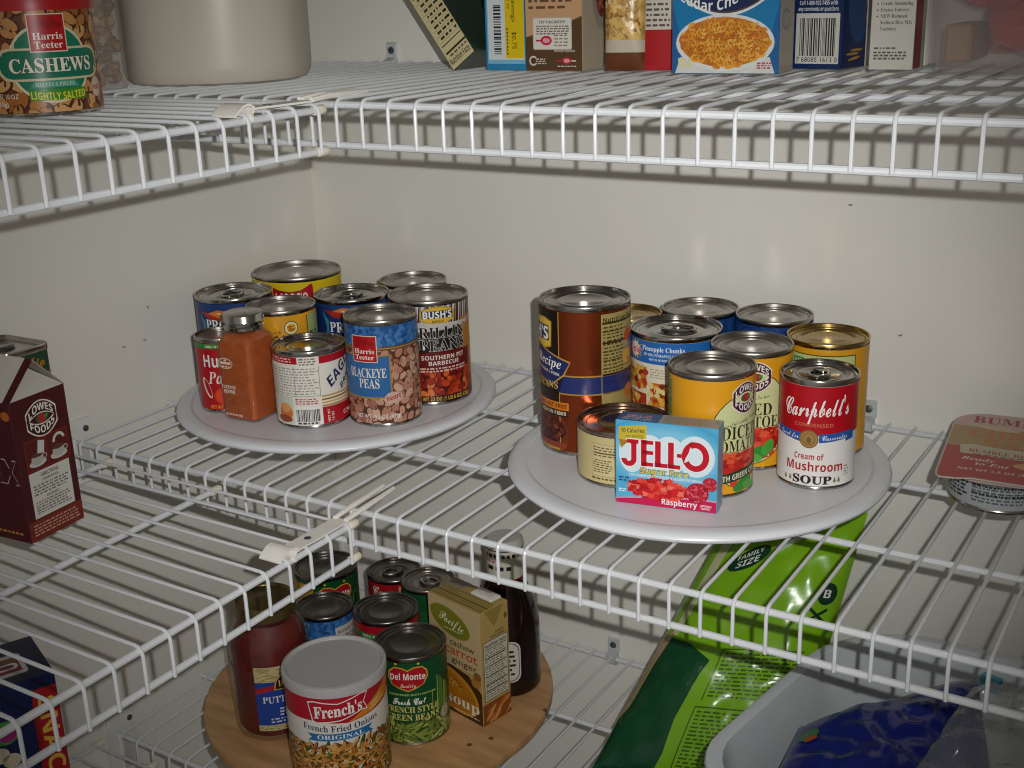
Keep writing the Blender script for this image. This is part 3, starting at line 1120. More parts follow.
def tomato(c, badge, green):
    l = Lab()
    l.ell(c + 2, 50, 35, 43, '3c3418', 1.2, n=40)
    l.ell(c + 2, 50, 34.2, 42.2, 'd2d69c', 1.5, n=40)
    l.rect(-60, 4, c - 34 - 40, 105, '8c9a4a', 1)
    l.pieces(lambda u, v: ((u - c - 2) / 33) ** 2 + ((v - 50) / 41) ** 2 < 1, (c - 31, 13, c + 36, 43), (4.6, 3.6), ['c22418', 'd83a24', 'a81812', 'e05a3a'], '', 1.8, 50 + int(c), shape='cube', dens=1.6)
    l.ell(c + 2, 28, 26, 12, 'c02a1c', 1.7)
    store_badge(l, badge[0], badge[1], 27, 3, '4a1c38')
    l.text("flavorful ready to use", c - 4, 66, 3.6, '4a4420', 'c', w=42, L=4, rot=9)
    l.text("DICED", c - 1, 53, 11, '2e2410', 's', w=41, L=4.5)
    l.text("TOMATOES", c + 1, 41.5, 10.4, '2e2410', 's', w=62, L=4.5, out='d8d8a4', ow=.03)
    if green:
        l.poly([(c - 34, 12), (c + 38, 20), (c + 38, 30), (c - 34, 20)], '1f3a20', 4)
        l.text("WITH GREEN CHILIES", c + 1, 17.4, 5, 'e4e4c8', 'b', w=56, L=5, climb=.11)
        l.ell(c + 2, 11, 12, 5.5, '3a8a34', 3.6, 20)
        l.ell(c + 10, 8, 10, 4, '5aa840', 3.8, -15)
    else:
        l.ell(c + 10, 18, 11, 6, '2f8a34', 3.6, 20)
        l.ell(c + 17, 22, 8, 5, '48a03c', 3.8, 60)
        l.ell(c + 4, 13, 8, 4, '58a840', 3.9, -10)
    l.rect(-52, 12, -40, 100, '8a9448', 2)
    l.smalltext(-51, 20, -42, 95, 14, '4a4a20', 3, .5, seed=7)
    return l


can('diced_tomato_can', 'yellow diced tomato can with green chili banner, behind the small gelatin box', 'can', 646.1, -248.3, ZT, 37, 110, tomato(30, (32, 88), True), 'e39f1c', GR)
can('diced_tomato_can', 'yellow diced tomato can with basil leaves beside the red and white soup can', 'can', 653.5, -174.3, ZT, 36.4, 109.8, tomato(0, (4, 88), False), 'e39f1c', GR)

# green bean can
l = Lab()
R = 36.9
l.rect(-36, 30, 27, 98, '4a4a1c', 1)
l.rect(-35, 31, 26, 97, 'c2cc88', 1.3)
l.rect(-33, 84, -21, 94, '2c8a3c', 2)
l.text("QUICK", -27, 89.5, 3, 'e8f0d8', 'b', w=10, L=3)
l.text("COOK", -27, 85.5, 3, 'e8f0d8', 'b', w=9, L=3)
l.text("French cut", 2, 90, 3.2, '4a4a20', 'si', w=20, L=3)
l.text("GREEN BEANS", 0, 80, 7.6, '2a2a10', 's', w=50, L=3)
l.pieces(None, (-33, 34, 24, 70), (9, 1.8), ['4f7a2c', '6a9438', '3c641f', '86aa4c'], '2c4a16', 1.6, 61, shape='strip', dens=1.2)
can('green_bean_can', 'yellow can with pale green panel and a gold tinted lid, behind the red soup can', 'can', 703.8, -115.1, ZT, R, 108.3, l, 'dd9c1e', GR, lid=GOLDTIN)

# red and white soup can
l = Lab()
R, H = 33.1, 98.5
l.rect(-pi * R, 50, pi * R, 94, 'b40d1c', 1)
l.text("Campbell's", -1, 67, 15, 'f6f0ea', 'c', w=58, L=5, climb=.04, off=.008)
l.text("CONDENSED", -3, 57.6, 3.2, 'd06a50', 'b', w=33, L=4)
l.poly([(-40, 47), (-14, 43.5), (-14, 51.5), (-40, 54)], '2a5aa8', 3)
l.poly([(2, 43.5), (26, 46), (26, 43.5), (36, 44.5), (36, 53), (2, 51.5)], '2a5aa8', 3)
l.text("Great for", -25, 46.4, 4.2, 'f0f0f4', 'c', w=19, L=4, climb=-.06)
l.text("Casseroles", 16, 46.2, 4.2, 'f0f0f4', 'c', w=23, L=4, climb=.04)
l.ell(-6.5, 46.5, 8.2, 8.2, '8a6a34', 4)
l.ell(-6.5, 46.5, 7.0, 7.0, 'a88448', 4.3)
l.ring(-6.5, 46.5, 5.4, 5.4, .7, '7a5c2c', 4.6)
l.ell(-6.5, 45.6, 2, 3, '7a5c2c', 4.7)
l.text("Cream of", -6, 28, 5.4, 'b01220', 'b', w=25, L=4)
l.text("Mushroom", -1, 17.5, 8, 'b01220', 'b', w=50, L=4)
l.text("SOUP", -2.5, 6, 7, '2a1c14', 's', w=33, L=4, off=.02)
for u in (-27, -22, 17, 21):
    l.ell(u, 8.5, 1.5, 1.5, '8a7a5a', 4, n=8)
    l.ell(u, 10.4, .8, 1.4, '8a7a5a', 4, n=8)
l.smalltext(26, 12, 31, 22, 4, '9a9a98', 4, .5)
can('condensed_soup_can', 'red and white condensed mushroom soup can with a bronze medallion', 'can', 721.9, -192.5, ZT, R, H, l, 'ece8e2', GR, lid=TIN, pull=75)

# squat tuna can
l = Lab()
R, H = 41.1, 51.7
l.rect(-30, 10, 4, 40, 'b09a6a', 1)
l.rect(-29.4, 10.6, 3.4, 39.4, 'd8c692', 1.3)
l.smalltext(-28, 28, 2, 38, 4, '6a5a38', 3, .45, seed=3)
l.smalltext(-28, 13, -10, 26, 6, '6a5a38', 3, .45, seed=4)
l.smalltext(-6, 13, 2, 26, 6, '6a5a38', 3, .45, seed=5)
l.rect(-28, 31, 2, 32, '3a3020', 2)
l.smalltext(-30, 6.5, 2, 9, 1, '6a5a38', 3, .6)
can('tuna_can', 'squat can with cream nutrition label half hidden behind the gelatin box', 'can', 567.7, -259.7, ZT, R, H, l, 'd3c088', GR, lid=mat('copper_toned_lid', 'a89080', rough=.2, metal=1.0, var=.08, vscale=25))

# gelatin box
f = Lab()
for k in range(14):
    t = k / 13
    c = '%02x%02x%02x' % (int(70 + 60 * t), int(165 + 35 * t), int(212 + 18 * t))
    f.ell(42, 46, 58 - 17 * t, 34 - 13 * t, c, .5 + .05 * k, n=36)
f.poly([(0, 0), (86.5, 0), (86.5, 10), (70, 10.4), (40, 9), (0, 4)], 'c8144e', 2)
f.poly([(0, 4), (40, 9), (70, 10.4), (86.5, 10), (86.5, 11.2), (70, 11.6), (40, 10.2), (0, 4.8)], 'e8a0b8', 2)
f.poly([(3, 69), (27, 72), (26.5, 60), (12, 57), (5, 50), (3, 58)], 'd4b83a', 2.4)
f.poly([(3, 58), (12, 57), (5, 50)], 'b08020', 2.6)
f.text("10 Calories", 15, 64.5, 3.6, '4a5a18', 'b', w=20, L=4, rot=4)
f.text("per serving", 16.5, 60.3, 2.6, '6a8a20', 'b', w=15, L=4, rot=4)


def jello(col, g, L):
    f.line([(16 , 58), (16, 41.5)], 4.6 + g, col, L)
    f.ring(11.7, 41.5, 6.7 + g / 2, 7.2 + g / 2, 4.6 + g, col, L, 185, 360, 10)
    f.rect(10 - g / 2, 55 - g / 2, 20 + g / 2, 58.6 + g / 2, col, L)
    f.line([(24.5, 59), (24.5, 35.6)], 4.8 + g, col, L)
    for v in (57, 48, 37.6):
        f.rect(23, v - 1.7 - g / 2, 32.5 + g / 2, v + 1.7 + g / 2, col, L)
    for u in (36.5, 47.5):
        f.line([(u, 59 + g / 2), (u, 36)], 4.8 + g, col, L)
        f.rect(u - 2.4 - g / 2, 36 - g / 2, u + 8 + g / 2, 39.6 + g / 2, col, L)
    f.rect(52.5 - g / 2, 46.5 - g / 2, 56.5 + g / 2, 49.8 + g / 2, col, L)
    f.ring(68, 48.5, 11.4 + g / 2, 13 + g / 2, 5.2 + g, col, L, -150, 120, 36)
    f.ring(68, 48.5, 11.4 + g / 2, 13 + g / 2, 5.2 + g, col, L, 95, 215, 20, True)


for k, (u, v, a, b) in enumerate(((14, 46, 11, 17), (29, 47, 14, 17), (46, 47, 14, 17), (68, 48.5, 16, 18))):
    f.ell(u, v, a, b, 'dfeef4', 1.6 + .02 * k, n=28)
jello('f2f2f2', 1.6, 2.6)
jello('c81428', 0, 3.4)
f.text("Sugar Free", 42, 29.2, 5.2, 'e4d060', 'b', w=41, L=4.4, out='2a3a1c', ow=.05)
f.text("LOW CALORIE GELATIN DESSERT  8 CALORIES PER SERVING", 43, 26, 2.2, 'eef4f8', 'b', w=62, L=4)
f.smalltext(3, 20, 12, 25, 2, '2a4a6a', 3, .5)
f.ell(37, 15, 26, 7.6, 'b8141c', 2.4)
f.pieces(lambda u, v: ((u - 37) / 26) ** 2 + ((v - 16) / 9.5) ** 2 < 1, (10, 8, 64, 27), (3.4, 2.7), ['d81c22', 'e8483a', 'b80f18', 'f07860', 'c8181e'], '', 2.6, 71, shape='cube', dens=2.0)
for (u, v, r) in ((70, 16.5, 9.5), (80.5, 25.5, 6.4)):
    f.ell(u, v, r, r * .96, 'a81024', 3.6)
    f.pieces(lambda x, y: hypot(x - u, y - v) < r * .86, (u - r, v - r, u + r, v + r), (r * .17, r * .16), ['d0243a', 'c01830', 'e0586a'], '8a0c1c', 3.8, 72)
f.text("Raspberry", 55, 3.2, 5, 'f6eef0', 'b', w=30, L=4)
f.text("ARTIFICIAL", 77.5, 5, 1.7, 'f6eef0', 'b', w=9.5, L=4)
f.text("FLAVOR", 77, 2.6, 1.7, 'f6eef0', 'b', w=7.5, L=4)
f.smalltext(3, 10.5, 9, 14, 2, 'f0f4f6', 3, .6)
t = Lab()
t.rect(0, 0, 36, 21.7, '33598c', 1)
t.text("JELL-O", 17, 9, 6, 'c0283a', 'b', w=22, L=3, out='e0e4ec', ow=.05)
t.smalltext(4, 3, 32, 7, 2, 'c0d0e4', 2, .5)
t.rect(36, 0, 86.5, 21.7, 'a8a49c', 1)
t.smalltext(39, 3, 84, 19, 7, '8a867e', 2, .5, seed=5)
r_ = Lab()
r_.rect(0, 0, 21.7, 74.6, '8ea4b8', 1)
r_.smalltext(3, 8, 19, 66, 14, '7890a8', 2, .5)
carton('gelatin_box', 'small pale blue box of raspberry gelatin standing at the front rim of the turntable', 'box', 592.4, -323.6, ZT, 10.6, 86.5, 21.7, 74.6, {'front': f, 'top': t, 'right': r_}, '58b0d8')

# ------------------------------------------------------------------ food on the wooden turntable
GW = 'cans on the wooden turntable'
# fried onions canister
l = Lab()
R, H = 51.5, 116
RED = 'b5152a'
l.rect(-pi * R, 70, pi * R, 110, RED, 1)
l.poly([(-80, 70), (-80, 82), (-30, 84), (10, 80), (60, 86), (80, 92), (80, 70)], 'e8e2d8', 1.4)
l.poly([(8, 80), (66, 90), (66, 108), (40, 97)], 'd8881c', 1.6)
l.text("CRISPY", 44, 92, 3.2, 'f0d890', 'b', w=18, L=3, rot=18)
l.text("CRUNCHY", 45, 87.4, 3.2, 'f0d890', 'b', w=22, L=3, rot=14)
for c, g, L in (('f0e8e0', 0, 2), ('b5152a', 1.2, 2.3), ('8a0e20', 1.9, 2.4), (RED, 2.2, 2.5)):
    l.poly([(-31 + g, 105 - g), (-24, 106.5 - g), (0, 103.5 - g), (24, 109.5 - g), (32 - g, 109 - g), (27 - g, 99), (31 - g, 89 + g), (24, 90 + g), (2, 83.5 + g), (-22, 81.5 + g), (-27 + g, 83 + g)], c, L)
l.text("French's", 0, 89, 12.5, 'f6f0ea', 's', w=49, L=4, climb=.07, off=.012)
l.text("French Fried Onions", 2, 73.6, 7, '1c2c62', 's', w=80, L=4, bend=-2)
l.poly([(-34, 61), (-29, 65), (-34, 69), (36, 70.5), (31, 66.5), (36, 62.5)], '2272a8', 3)
l.text("ORIGINAL", 1, 63.4, 4.6, 'f0f4f6', 's', w=48, L=4)
l.pieces(None, (-70, 5, 70, 58), (8, 2.2), ['c07830', 'a85e22', 'd89848', '8a4a1a', '5a6a24', '4a5a1e', 'e0b068'], '3a2410', 2, 81, shape='bean', dens=1.3)
l.pieces(lambda u, v: v < 58 - (abs(u) / 9) ** 1.2, (-60, 20, 60, 58), (6, 4), ['d08a3a', 'b86a28', 'e0a858'], '', 3, 82, shape='curl', dens=.8)
root = can('fried_onion_canister', 'large red and white canister of fried onions with a frosted plastic lid', 'canister', 286.5, -354.7, ZW, R, H, l, 'e4dfd6', GW, v1=112)
q = MB()
PL = mat('frosted_lid_plastic', 'b9b7b4', rough=.35, trans=.15, var=.02, vscale=20)
q.lathe([(R + .6, 110.5), (R + 1.6, 110.4), (R + 1.8, 118.5), (R + 1.2, 120.6), (R - 1.5, 121.4), (R - 3.4, 119.6), (R - 4.2, 118.4), (0, 118.4)], PL, 96)
tag(q.build('plastic_lid', root), 'frosted grey plastic lid')

# sauce jar
root = thing('sauce_jar', 'tall glass jar of red pasta sauce with blue label and dark lid', 'jar', (172.7, -329.4, ZW), face_camera_side(172.7, -329.4))
R = 43.3
SAUCE = mat('red_pasta_sauce', '5e140d', rough=.6, var=.25, vscale=45)
q = MB()
q.lathe([(0, 2), (R - 8, 1.5), (R - 5, 0), (R - 1.5, 2), (R, 7), (R, 104), (R - 1.5, 113), (R - 6, 124), (R - 11, 132), (30.5, 138), (30.5, 146), (0, 146)], GLASS, 72)
q.build('glass_body', root)
q = MB()
q.lathe([(0, 5), (R - 6, 5), (R - 3.5, 9), (R - 3.0, 102), (R - 5, 113), (R - 10, 124), (R - 14, 131), (0, 131)], SAUCE, 64)
q.build('sauce', root)
q = MB()
q.lathe([(31.4, 136.5), (32.6, 137), (32.8, 151), (32.0, 153.4), (30.6, 154.2), (29.4, 153.2), (28.6, 151.6), (16, 151.8), (14, 152.8), (0, 152.9)], mat('olive_gold_lid', '6a5a34', rough=.32, metal=.7, var=.15, vscale=40), 72)
q.build('lid', root)
l = Lab()
l.rect(-20, 74, 52, 92, 'c8b780', 1)
for k in range(90):
    u, v = rnd.uniform(-19, 50), rnd.uniform(75, 91)
    l.line([(u, v), (u + rnd.uniform(2, 6), v + rnd.uniform(-1.5, 2))], .5, '7a6a3c', 1.5)
l.rect(-20, 15, 52, 22, 'c8b780', 1)
for k in range(40):
    u, v = rnd.uniform(-19, 50), rnd.uniform(16, 21)
    l.line([(u, v), (u + rnd.uniform(2, 5), v + rnd.uniform(-1, 1))], .5, '7a6a3c', 1.5)
l.rect(-20, 22, 52, 74, '1d3f94', 1.2)
l.poly([(-20, 66), (6, 72), (6, 66), (-20, 60)], 'b01c24', 1.8)
l.poly([(0, 64), (2, 76), (10, 84), (24, 88), (38, 84), (46, 76), (48, 64)], 'c8a050', 2)
l.poly([(1.5, 65), (3.5, 75), (11, 82.6), (24, 86.4), (37, 82.6), (44.5, 75), (46.5, 65)], '2a1410', 2.3)
l.text("HERITAGE", 24, 68, 7, 'd8b868', 's', w=38, L=4)
l.text("PUTTANESCA", -13, 49, 7.6, 'e8e4e0', 's', w=62, al='l', L=4)
l.smalltext(4, 32, 34, 43, 3, 'c8d0e4', 4, .5, seed=6)
l.smalltext(-6, 24, 42, 31, 2, 'c8d0e4', 4, .5, seed=7)
mb, nr = MB(), []
RL = R + .15
l.lim = (-20, 52, 15, 92)
l.emit(mb, lambda u, v, e: ((RL + e) * cos(-pi / 2 + u / RL), (RL + e) * sin(-pi / 2 + u / RL), v), ustep=3, normals=nr, nfn=lambda u, v: (cos(-pi / 2 + u / RL), sin(-pi / 2 + u / RL), 0))
mb.build('label', root, normals=nr)


def veggie_green(c, R, beans=True):
    """deep green label with a red heart shaped badge"""
    l = Lab()
    for g, col, L in ((0, 'd8b030', 2), (1.3, 'b01824', 2.4)):
        l.poly([(c - 22 + g, 82), (c - 21 + g, 90 - g), (c - 14, 95.5 - g), (c - 6, 95 - g), (c, 92 - g), (c + 7, 95.5 - g), (c + 16, 95.5 - g), (c + 21.5 - g, 90 - g), (c + 22 - g, 82), (c + 17 - g, 74), (c + 8, 69.5 + g), (c, 66.5 + g), (c - 9, 69.5 + g), (c - 18 + g, 74)], col, L)
    l.text("Del Monte", c, 79.5, 7.4, 'f6f0e8', 'b', w=38, L=4, bend=1.2)
    l.text("Quality", c, 71.5, 4.4, 'f0e0c8', 'c', w=17, L=4)
    for u in (c - 12, c + 12):
        l.ell(u, 99, 1.6, 1.3, 'd8c040', 2, n=8)
    if beans:
        l.text("SWEETENED WITH NATURE", c + 4, 61.5, 2.2, 'b8c860', 'b', w=52, L=4)
        l.text("Fresh Cut", c, 50.5, 7.4, 'f2f0e6', 'c', w=36, L=4, off=.014)
        l.text("FRENCH STYLE", c + 3, 41, 7, 'd8cc70', 's', w=60, L=4, off=.004)
        l.text("GREEN BEANS", c + 3, 31.5, 7, 'd8cc70', 's', w=60, L=4, off=.004)
        l.pieces(None, (-64, 5, 64, 29), (15, 2.3), ['7a8e3a', '96a450', '64782c', 'aeb866', '86963e'], '3c4c1a', 1.6, 91, shape='bean', dens=1.5)
        for k in range(7):
            u = c + 31 + k * 2.6
            l.put([(u, 36), (u + 2.4, 36), (u + 4 + rnd.uniform(-1, 1), 78 - 3 * k), (u + 2, 79 - 3 * k)], rnd.choice(['7a9a40', '5a7e2c', '93ad58']), 1.8)
        l.ell(c + 43, 30, 7.6, 7.6, 'c4bc94', 3)
        l.ring(c + 43, 30, 6.6, 6.6, .7, '5a5634', 3.3)
        l.text("2", c + 43, 27.4, 5, '5a5634', 's', L=3.6)
        l.line([(c + 26, 62), (c + 26, 32)], .6, 'b8b060', 2)
    else:
        l.rect(-64, 60, c - 27, 98, 'd0a02c', 1.6)
        l.rect(-60, 5, 62, 58, '1b5a2c', 1.5)
        l.line([(c + 25, 66), (c + 25, 78), (60, 80)], .6, 'b8b060', 2)
    return l


can('green_bean_can', 'dark green can of french style green beans with a red badge, beside the fried onions', 'can', 313.8, -262.9, ZW, 38.5, 105.7, veggie_green(-5, 38.5), '0f4a26', GW, lid=DARKLID)
can('vegetable_can', 'dark green can with yellow patch and red badge behind the blue mottled can', 'can', 118.8, -169.5, ZW, 38, 108, veggie_green(9, 38, False), '0f4a26', GW, lid=DARKLID)

l = Lab()
l.rect(-70, 87, 70, 96, 'a81422', 1)
l.rect(-70, 80.5, 70, 87, '2e7a34', 1.4)
l.text("100% NATURAL", -12, 81.9, 3.8, 'e0ecd4', 'b', w=38, L=3)
l.text("Hunt's", -12, 60, 17, 'f2eae4', 'b', w=50, L=3, out='7a0a12', ow=.03)
l.ell(0, 30, 30, 18, 'c8281c', 2)
can('tomato_can', 'red can with green stripe under its lid behind the green bean can', 'can', 241.9, -211.5, ZW, 36.9, 101.6, l, 'a81422', GW, lid=DARKLID)

l = Lab()
mottle(l, -54, 50, 54, 100, BLUES, (2.8, 1.8), 1, 8)
l.rect(10, 20, 50, 90, 'cfc8bc', 2.6)
l.text("Nutrition Facts", 13, 82, 4, '20242c', 'b', w=30, al='l', L=3.4)
l.smalltext(13, 40, 44, 79, 11, '4a4c50', 3.4, .5, seed=9)
can('bean_can', 'blue mottled can with a white panel behind the fried onions', 'can', 179, -244.1, ZW, 32.9, 104.4, l, '2c5f9e', GW, lid=DARKLID)

l = Lab()
l.rect(-70, 46, 70, 92, 'a01420', 1)
l.text("Ca", -23, 76, 11, 'f0e8e0', 'c', w=15, L=3)
l.rect(4, 78, 26, 88, 'd09a70', 2)
l.rect(6, 70, 26, 84, 'a01420', 2.3)
l.rect(9, 74, 26, 81, 'd8b494', 2.5)
l.rect(-70, 4, 70, 46, 'e4ded6', 1)
can('condensed_soup_can', 'red soup can with a pull ring at the back of the wooden turntable', 'can', 185.8, -121.9, ZW, 32.7, 96, l, 'a01420', GW, lid=DARKLID, pull=20)

l = Lab()
l.rect(-60, 30, 60, 80, '1f5c2c', 1)
can('vegetable_can', 'plain green can with a large pull ring behind the soup carton', 'can', 249.2, -138.4, ZW, 31.8, 106, l, '17502a', GW, lid=TINLID, pull=150)

# soup carton
Wd, D, H = 80.5, 43.8, 138
GOLD = 'b89a5c'
f = Lab()
f.rect(0, 60, 80.5, 138, 'c4ac80', .6)
f.ell(34, 113, 32, 16, '8f8a2c', 1.5, -14, 32)
f.ell(34, 113, 30.6, 14.6, '7c7a22', 1.8, -14, 32)
f.text("Pacific", 36, 109, 11, 'e4e4c0', 'c', w=38, L=3, rot=-12)
f.smalltext(24, 103, 52, 105, 1, 'd0d0a0', 3, .6)
f.text("cashew", 52, 86, 7.4, '5a4420', 'n', w=38, L=3, off=.008)
f.text("carrot", 50, 74.5, 11, 'c8501c', 'n', w=50, L=3, off=.012)
f.text("ginger", 54, 64.5, 7.4, '5a3420', 'n', w=40, L=3, off=.008)
f.ell(72, 52, 8, 6.5, 'b07838', 1.6, 30)
f.ell(74, 60, 6, 5, '8a5a2c', 1.7)
f.poly([(0, 0), (80.5, 0), (80.5, 40), (60, 56), (30, 60), (0, 52)], '4a2c14', 1)
f.ell(32, 30, 44, 25, 'c8882a', 1.4, -16, 36)
f.ell(32, 29, 40, 21, 'b8741c', 1.7, -16, 36)
for k in range(26):
    f.ell(38 + rnd.uniform(-13, 13), 38 + rnd.uniform(-6, 6), rnd.uniform(1.5, 4), 1.2, rnd.choice(['8a4a18', 'a05a1c', 'd89a48']), 2 + .01 * k, rnd.uniform(0, 180), 8)
f.text("creamy", 60, 25, 4, '7a5a2c', 'n', w=20, L=3)
f.text("soup", 49, 12.5, 13, 'f0e8d0', 's', w=52, L=4)
f.smalltext(36, 4, 74, 7.5, 1, 'd8c890', 3, .5)
rr_ = Lab()
rr_.rect(0, 0, 43.8, 26, '8a4a1c', 1)
for k in range(16):
    rr_.ell(rnd.uniform(4, 40), rnd.uniform(3, 24), rnd.uniform(5, 11), 2.2, rnd.choice(['b85c1c', 'c87830', '96441a', 'd0985a']), 1.4 + .02 * k, 35 + rnd.uniform(-15, 15), 10)
rr_.rect(4, 29, 41, 101, '3a3220', 1.4)
rr_.rect(4.8, 29.8, 40.2, 100.2, 'cfc8b4', 1.7)
rr_.text("Nutrition Facts", 22.5, 93.5, 4.6, '20180c', 'b', w=32, L=3)
for v in (91, 80, 70, 58, 48, 40):
    rr_.rect(6, v, 39, v + 1, '2a2418', 2.5)
rr_.smalltext(6.5, 31, 38.5, 90, 20, '5a5444', 2.2, .4, seed=15)
rr_.text("cashew", 29, 107, 3, '4a3a18', 'b', w=13, L=3)
rr_.text("carrot ginger", 26, 103, 3, '4a3a18', 'b', w=22, L=3)
rr_.poly([(8, 137.5), (36, 137.5), (22, 116)], '9a8240', 1.5)
rr_.line([(8, 137.5), (22, 116), (36, 137.5)], .5, '6a5a28', 2)
rr_.ell(39, 122, 2.4, 3.6, '6a5a28', 2)
root = thing('soup_carton', 'tall gold soup carton with olive oval and white pour cap on the wooden turntable', 'carton', (303.5, -213.2, ZW), radians(-12.3))
mb = MB()
mb.box(0, 0, 0, Wd, D, H, ink(GOLD), .8)
f.lim = (.4, Wd - .4, .4, H - .4)
f.emit(mb, lambda u, v, e: (u, -e - .03, v))
rr_.lim = (.4, D - .4, .4, H - .4)
rr_.emit(mb, lambda u, v, e: (Wd + e + .03, u, v))
tl = Lab(.4, Wd - .4, .4, D - .4)
for k, c in enumerate(('7c7426', '8f8638', '6a6420', '9a8c48')):
    tl.rect(0, 4 + k * 4.4, Wd, 7 + k * 4.4, c, 1)
tl.rect(0, 20, 26, D, '9a8c78', 1)
tl.emit(mb, lambda u, v, e: (u, v, H + e + .03))
mb.build('carton_body', root)
mb = MB()
mb.box(2, 22, H + .2, Wd - 2, 23.4, H + 2.6, ink('8a7a3a'), .3)
mb.build('top_seam', root)
mb = MB()
mb.box(42, 24.5, H + .2, 74, 41.5, H + 4.6, mat('white_cap_plastic', 'd2cdc2', rough=.4, var=.02, vscale=40), 1.6)
mb.box(45, 27, H + 4.6, 71, 39, H + 5.6, mat('white_cap_plastic', 'd2cdc2'), .4)
tag(mb.build('pour_cap', root), 'white plastic pour cap')

# dark bottle
bx, by = 357, -137
root = thing('sauce_bottle', 'dark brown glass bottle with pale neck sleeve behind the soup carton', 'bottle', (bx, by, ZW), face_camera_side(bx, by))
BG = mat('dark_brown_bottle', '1a0806', rough=.12, spec=.6, var=.2, vscale=25)
q = MB()
q.lathe([(0, 2), (31, 1.5), (34, 0), (36.5, 3), (37, 8), (37, 74), (36, 88), (33, 102), (28.5, 116), (24, 128), (21, 138), (20, 146), (20, 152), (0, 152)], BG, 72)
q.build('bottle_body', root)
l = Lab()
l.smalltext(-26, 166, 12, 171, 1, '1c1a18', 2, .8, seed=31)
l.smalltext(-24, 160, -4, 163, 1, 'a04a40', 2, .6, seed=32)
l.smalltext(-22, 151, 10, 157, 1, '1c1a18', 2, .8, seed=33)
wrap(l, 21.2, 'neck_sleeve', root, 'c9c2b4', 140, 176)
q = MB()
q.lathe([(21.5, 175), (21.6, 176), (21.6, 179), (20.6, 182.5), (18, 184.5), (0, 185)], mat('clear_shrink_cap', 'b4b0a8', rough=.25, var=.05, vscale=40), 48)
q.lathe([(21.3, 174.2), (21.8, 174.4), (21.8, 175.6), (21.3, 175.8)], ink('1c1a18'), 48)
q.build('cap', root)
q = MB()
q.lathe([(21.0, 138.6), (21.6, 138.8), (21.6, 140), (21, 140.2)], ink('a01822'), 48)
tag(q.build('neck_band', root), 'thin red neck band')
l = Lab()
for a, c, L in ((0, 'cfcac0', 1), (1.6, '2a1c18', 1.3), (2.4, 'cfcac0', 1.6)):
    l.rrect(-50 + a, 20 + a, 14 - a, 72 - a, 10, c, L)
l.smalltext(-40, 28, 8, 62, 6, '2a1c18', 2, .5, seed=21)
mb, nr = MB(), []
l.emit(mb, lambda u, v, e: ((37.1 + e) * cos(-pi / 2 + u / 37.1), (37.1 + e) * sin(-pi / 2 + u / 37.1), v), ustep=3, normals=nr, nfn=lambda u, v: (cos(-pi / 2 + u / 37.1), sin(-pi / 2 + u / 37.1), 0))
mb.build('label', root, normals=nr)

# ------------------------------------------------------------------ upper left shelf
ZU = UP - 1.6 + 1.8
l = Lab()
R, H = 43, 80
NUTS = ['b8763a', 'a4622a', 'c88c50', '94521f', 'd4a066']
l.pieces(None, (-70, 2, 70, 80), (9, 5), NUTS, '4a2410', 1, 101)
for g, col, L in ((0, 'e0d2b0', 2.4), (1.8, '17795c', 2.7)):
    l.ell(9, 37, 30 - g, 28 - g, col, L, n=40)
for g, col, L in ((0, 'd8c8a0', 3.1), (1.6, '0f7256', 3.4)):
    l.rrect(-30 + g, 25 + g, 51 - g, 48 - g, 9, col, L)
red_square(l, 9, 58, 25, 4)
l.text("CASHEWS", 10.5, 31, 9.5, 'f0e8d4', 's', w=62, L=4.4, out='0a3428', ow=.035, off=.008)
l.poly([(-8, 20), (28, 20), (24, 25), (-4, 25)], '4a9a84', 3.8)
l.text("HALVES & PIECES", 10, 21, 2.6, 'c8e0c8', 's', w=28, L=4.4)
l.rect(-9, 11, 33, 19, '3f8a2c', 3.6)
l.text("LIGHTLY SALTED", 12, 12.4, 5.2, 'e8d828', 'b', w=40, L=4.4, bend=-1.2)
l.ell(46, 18, 6, 7.4, 'd8c4b0', 3.4)
l.text("heart", 46, 16, 4, 'a82028', 'bi', w=10, L=4.4)
l.text("NET WT 10 OZ", -30, 13, 3.4, 'f0e8d8', 'n', w=26, L=4.4)
l.text("(283g)", -32, 7.5, 3.4, 'f0e8d8', 'n', w=13, L=4.4)
root = can('cashew_tin', 'cashew tin with green oval label and red plastic lid on the upper left shelf', 'tin', 228, -556, ZU, R, H, l, '6a3a1a', None, v0=2.5)
q = MB()
q.lathe([(R + .4, 73.5), (R + 1.6, 73.6), (R + 1.9, 86), (R + 1.2, 88), (R - 2, 88.6), (R - 3.6, 86.6), (0, 86.4)], mat('red_lid_plastic', 'a8121c', rough=.35, var=.03, vscale=30), 96)
tag(q.build('plastic_lid', root), 'red plastic lid')

# plastic jar of nuts
root = thing('nut_jar', 'cloudy plastic jar of mixed nuts behind the cashew tin', 'jar', (91, -396, ZU))
CLOUDY = film('cloudy_plastic', 'c4bcb2', .28, .30)
q = MB()
q.lathe([(0, 2), (28, 0), (31, 1), (32.6, 4), (33, 9), (33, 120), (31, 130), (27, 136), (0, 137)], CLOUDY, 64)
q.build('jar_body', root)
q = MB()
NB = [mat('nut_tan', '8e6a4a', rough=.6, var=.1), mat('nut_brown', '6e4a32', rough=.6, var=.1), mat('nut_pale', 'a88c6a', rough=.6, var=.1)]
rn = random.Random(4)
for k in range(170):
    a, r, z = rn.uniform(0, 2 * pi), 26 * sqrt(rn.uniform(.3, 1)), rn.uniform(8, 112)
    q.blob((r * cos(a), r * sin(a), z), (rn.uniform(4, 7.5), rn.uniform(4, 6), rn.uniform(4, 6)), rn.choice(NB), 7, 5, .1, k)
